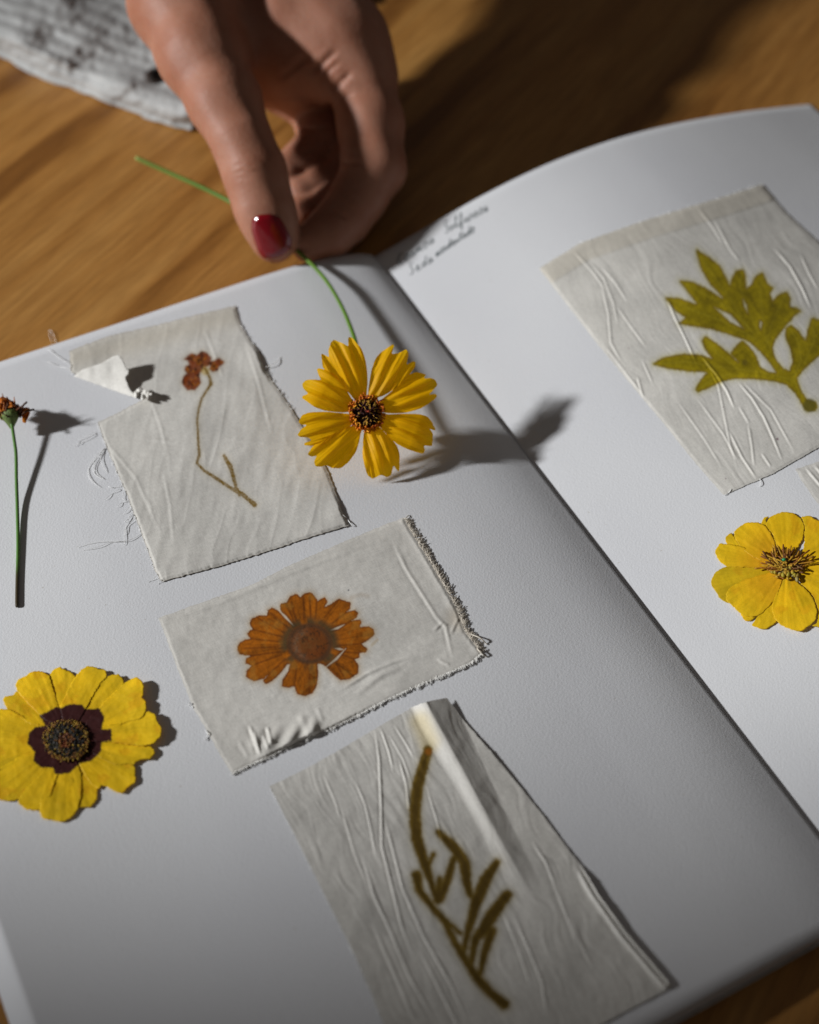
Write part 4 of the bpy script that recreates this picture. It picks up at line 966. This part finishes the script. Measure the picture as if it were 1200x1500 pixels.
# ---------------------------------------------------------------- cloth at the top
OUT_G = [(-260, -20), (-80, 50), (0, 80), (40, 104), (80, 121), (120, 133), (150, 150), (185, 160), (215, 172), (250, 184), (285, 190), (330, 165), (380, 110), (440, 60), (500, 14), (524, 3), (545, -20), (600, -90), (620, -330), (200, -420), (-330, -330)]
V2, T = cdt(densify(smooth_closed(OUT_G, 1), 5, 3, True, .06), 3.0)
x, y = V2.T; e = -poly_sdf(V2, OUT_G, 60.)
rib = x*.35-y*.94+8*fbm(x/60, y/60, 2)
h = .0012+.010*sstep(0, 34, e)+.007*fbm(x/95+3, y/60, 2)*sstep(0, 40, e)+.0006*np.sin(rib/3.0)*sstep(10, 30, e)*(.7+.5*fbm(x/40, y/40, 2))+.0005*fbm(x/10, y/9, 2)
h += .0015*np.exp(-((e-13)/7)**2)*(1+.4*fbm(x/20, y/20, 2))
h -= .010*sstep(14, 5, np.hypot((x-232)*.8, y-112))
h = np.maximum(h, .0006)
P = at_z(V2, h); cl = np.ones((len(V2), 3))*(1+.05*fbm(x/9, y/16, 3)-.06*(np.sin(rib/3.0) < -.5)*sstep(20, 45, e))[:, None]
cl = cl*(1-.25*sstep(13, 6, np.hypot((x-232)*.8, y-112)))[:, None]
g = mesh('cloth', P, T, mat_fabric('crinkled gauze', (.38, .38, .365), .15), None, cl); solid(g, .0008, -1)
g.data.materials[0].name = 'crinkled gauze'
tag(g, 'crumpled white ribbed gauze cloth on the table behind the hand', 'cloth')

# ---------------------------------------------------------------- the hand
def D(x, y, d): return at_d([(x, y)], d)[0]
CAP = []    # (a, b, ra, rb)
def chain(pts): return [(D(*p[:3]), D(*q[:3]), p[3], q[3]) for p, q in zip(pts[:-1], pts[1:])]
TH_ = [(403, 353, .5305, .0078, 0), (397, 330, .5305, .0092, -.003), (385, 298, .532, .0100, -.010), (372, 250, .5340, .0108, -.017), (352, 200, .536, .0107, -.021), (330, 152, .540, .0130, -.022),
       (296, 80, .547, .0162, -.021), (268, 0, .554, .0205, -.015), (295, -220, .568, .026, 0)]
THUMB = chain([(a, b, c+.46*e, d*(c+.46*e)/c) for a, b, c, d, e in TH_])
PALM = chain([(498, 64, .556, .0158), (420, -60, .561, .020), (335, -230, .572, .025)]) + chain([(345, 50, .569, .0180), (420, 50, .560, .0185), (492, 68, .557, .0160)]) + \
    chain([(458, 112, .577, .0150), (400, -60, .574, .021), (325, -230, .574, .025)]) + chain([(416, 136, .580, .0085), (445, 140, .578, .0120)]) + chain([(372, 105, .565, .0105), (462, 96, .564, .0125)]) + \
    chain([(322, -230, .573, .027), (308, -450, .587, .029), (296, -660, .602, .033)])
INDEX = chain([(500, 66, .556, .0154), (530, 120, .554, .0132), (543, 180, .552, .0123), (547, 245, .549, .0122)]) + chain([(547, 247, .549, .0120), (524, 292, .547, .0102), (502, 322, .544, .0097)]) + chain([(502, 322, .544, .0097), (478, 346, .540, .0089), (455, 356, .537, .0075)])
MID = chain([(458, 124, .580, .0140), (474, 165, .577, .0122), (478, 212, .572, .0115)]) + chain([(478, 212, .572, .0113), (450, 240, .567, .0096), (420, 256, .561, .0084)])
RING = chain([(500, 150, .582, .012), (515, 235, .567, .0095)]) + chain([(515, 235, .567, .0095), (488, 264, .564, .0080), (440, 284, .558, .0072)])
PINK = chain([(510, 190, .578, .010), (520, 272, .561, .0082)]) + chain([(520, 272, .561, .0082), (486, 298, .557, .0066), (438, 311, .553, .0060)])
def cap(P, c):
    a, b, ra, rb = c; ab = b-a; t = np.clip(((P-a)@ab)/(ab@ab), 0, 1)
    return np.linalg.norm(P-a-t[:, None]*ab, axis=1)-(ra+(rb-ra)*t)
def smin(a, b, k):
    h = np.clip(.5+.5*(b-a)/k, 0, 1); return b+(a-b)*h-k*h*(1-h)
def grp(P, L, k):
    d = cap(P, L[0])
    for c in L[1:]: d = smin(d, cap(P, c), k)
    return d
CREASES = []
def crease(pts, d, w_, dep):
    q = [D(x, y, d-.02) for x, y in pts]; CREASES.append((pts, w_, dep))
for pts, w_, dep in (([(340, 246), (352, 240), (366, 244), (378, 240)], 2.2, .0006), ([(342, 254), (356, 250), (368, 254), (382, 249)], 2.2, .0007), ([(345, 262), (358, 259), (372, 262)], 2.0, .0005),
                     ([(497, 239), (515, 238), (535, 241)], 2.6, .0011), ([(482, 310), (494, 314), (508, 322)], 2.8, .0010), ([(500, 288), (512, 292), (522, 298)], 2.0, .0004),
                     ([(452, 108), (475, 92), (495, 72)], 4.5, .0016), ([(488, 132), (500, 120), (516, 106)], 4.0, .0014), ([(470, 126), (480, 104), (500, 88)], 3.5, .0012), ([(408, 118), (430, 100), (455, 78)], 5, .0016),
                     ([(495, 152), (506, 142), (520, 138)], 2.6, .0008), ([(438, 188), (460, 190), (490, 186)], 3.0, .0012), ([(440, 224), (465, 226), (490, 236)], 2.8, .0010)):
    CREASES.append((A(pts), w_, dep))
CAMP = A([0, 0, CZ])
def to_px(P):
    d = P-CAMP; dep = d[:, 1]*CP-d[:, 2]*SP; up = d[:, 1]*SP+d[:, 2]*CP
    return np.stack([600+F*d[:, 0]/dep, 750-F*up/dep], 1), dep
def sdf(P):
    th = grp(P, THUMB, .006); pm = grp(P, PALM, .012); ix = grp(P, INDEX, .004); md = grp(P, MID, .004); rg = grp(P, RING, .004); pk = grp(P, PINK, .004)
    d = smin(pm, th, .011)
    d2 = smin(smin(md, rg, .0012), pk, .0012)
    d2 = smin(d2, ix, .0012)
    far = to_px(P)[0]
    # fingers melt into the palm only near their roots
    k = np.where(far[:, 1] < 150, .012, .0015)
    h = np.clip(.5+.5*(d-d2)/k, 0, 1); out = d+(d2-d)*h-k*h*(1-h)
    return out
def sdf_full(P):
    d = sdf(P); px, dep = to_px(P)
    sel = dep < .60
    for pts, w_, dp in CREASES:
        box = sel & (np.abs(px[:, 0]-pts[:, 0].mean()) < 60) & (np.abs(px[:, 1]-pts[:, 1].mean()) < 60)
        if box.any():
            q, t, _ = poly_dist(px[box], pts); d[box] += dp*.6*np.exp(-(q/w_)**2)*np.clip(np.minimum(t, 1-t)*4+.05, 0, 1) - dp*.12*np.clip(np.minimum(t, 1-t)*4, 0, 1)*np.exp(-((q-2.2*w_)/w_)**2)
    d += .00025*np.sin(P[:, 0]*310+P[:, 2]*170)*np.sin(P[:, 1]*260+P[:, 0]*90)
    return d
def surface_nets(f, lo_, hi, vox, blk=5):
    lo_ = A(lo_); n = (np.ceil((A(hi)-lo_)/vox/blk).astype(int)); N = n*blk
    ax = [lo_[i]+(np.arange(n[i])*blk+blk/2-.5)*vox for i in range(3)]
    G = np.stack(np.meshgrid(*ax, indexing='ij'), -1).reshape(-1, 3); dc = f(G).reshape(n)
    fine = dc.repeat(blk, 0).repeat(blk, 1).repeat(blk, 2)
    near = (np.abs(dc) < vox*blk*1.3).repeat(blk, 0).repeat(blk, 1).repeat(blk, 2)
    idx = np.argwhere(near); fine[near] = f(lo_+idx*vox)
    s = fine < 0
    c = np.zeros(N-1, int)
    for dx in (0, 1):
        for dy in (0, 1):
            for dz in (0, 1): c += s[dx:N[0]-1+dx, dy:N[1]-1+dy, dz:N[2]-1+dz]
    act = (c > 0) & (c < 8); cells = np.argwhere(act); vid = -np.ones(N-1, int); vid[act] = np.arange(len(cells))
    acc = np.zeros((len(cells), 3)); cnt = np.zeros(len(cells))
    cor = [(a, b, c_) for a in (0, 1) for b in (0, 1) for c_ in (0, 1)]
    for a in cor:
        for i in range(3):
            if a[i]: continue
            b = list(a); b[i] = 1
            va = fine[tuple((cells+a).T)]; vb = fine[tuple((cells+b).T)]; m = (va < 0) != (vb < 0)
            t = va/(va-vb+1e-20); p = np.tile(A(a), (len(cells), 1)); p[:, i] = t
            acc[m] += p[m]; cnt += m
    V = lo_+(cells+acc/np.maximum(cnt, 1)[:, None])*vox; Fc = []
    for i in range(3):
        sl = [slice(1, N[j]-1) for j in range(3)]; a = s[tuple(slice(1, N[j]-1) for j in range(3))]
        sh = [slice(1, N[j]-1) for j in range(3)]; sh[i] = slice(2, N[i]); b = s[tuple(sh)]
        e = np.argwhere(a != b)+1; u, v = (i+1) % 3, (i+2) % 3
        sgn = s[tuple(e.T)]; 
        def g(du, dv):
            q = e.copy(); q[:, u] -= du; q[:, v] -= dv; return vid[tuple(np.minimum(q, N-2).T)]
        Q = np.stack([g(0, 0), g(1, 0), g(1, 1), g(0, 1)], 1); ok = (Q >= 0).all(1) & (e[:, i] < N[i]-1)
        Q = Q[ok]; sg = sgn[ok]; Q[~sg] = Q[~sg][:, ::-1]; Fc.append(Q)
    return V, np.vstack(Fc)
pts_all = np.vstack([np.vstack([c[0], c[1]]) for c in THUMB+PALM+INDEX+MID+RING+PINK])
HV, HF = surface_nets(sdf_full, pts_all.min(0)-.043, pts_all.max(0)+.043, .0010)
for _ in range(3):      # snap to the exact surface
    e = .0004; d0 = sdf_full(HV)
    g = np.stack([sdf_full(HV+A(v)*e)-d0 for v in np.eye(3)], 1)/e
    HV = HV-np.clip(d0, -.001, .001)[:, None]*g/np.maximum((g*g).sum(1), .3)[:, None]
person = mesh('person', HV, HF, M_SKIN)
tag(person, 'bare hand with a dark red thumbnail pinching a green flower stem', 'person')
def march(px):
    r = rays(px); n = r/np.linalg.norm(r, axis=1)[:, None]; t = np.full(len(r), .42)
    for _ in range(60): t = t+np.clip(sdf(CAMP+n*t[:, None]), -.01, .02)*.9
    return CAMP+n*t[:, None]
def nail(outline, lift, name, mat, label=None):
    out = smooth_closed(outline, 2); V2, T = cdt(out, 1.6); P = march(V2)
    _, dep = to_px(P); ed = -poly_sdf(V2, out); c = (V2-V2.mean(0))/30
    B = np.stack([np.ones(len(c)), c[:, 0], c[:, 1], c[:, 0]**2, c[:, 0]*c[:, 1], c[:, 1]**2], 1); m = ed > 6
    k = np.linalg.lstsq(B[m], dep[m], rcond=None)[0]; k[5] = min(k[5], .0006); k[3] = min(k[3], .0022)     # a plate with an even curve
    o = mesh(name, at_d(V2, B@k-lift*sstep(-2, 8, ed)-.0004), T, mat, person)
    solid(o, .0005, -1)
    if label: o['label'] = label
    return o
mn, t, b = nt('dark red nail polish'); b.inputs['Base Color'].default_value = (.17, .0015, .006, 1); b.inputs['Roughness'].default_value = .18
b.inputs['Coat Weight'].default_value = .45; b.inputs['Coat Roughness'].default_value = .05; b.inputs['Specular IOR Level'].default_value = .3
nz = noise(t, 120, 2, coords(t)); bump(t, b, nz.outputs[0], .0001, .3)
nail([(369, 322), (378, 315), (396, 313), (409, 317), (418, 332), (428, 350), (427, 364), (415, 374), (399, 379), (386, 379), (378, 369), (372, 350), (368, 335)], .0011, 'thumbnail', mn, 'glossy dark red thumbnail')

for o in SC.objects:
    if o.type == 'MESH': o.data.name = o.name
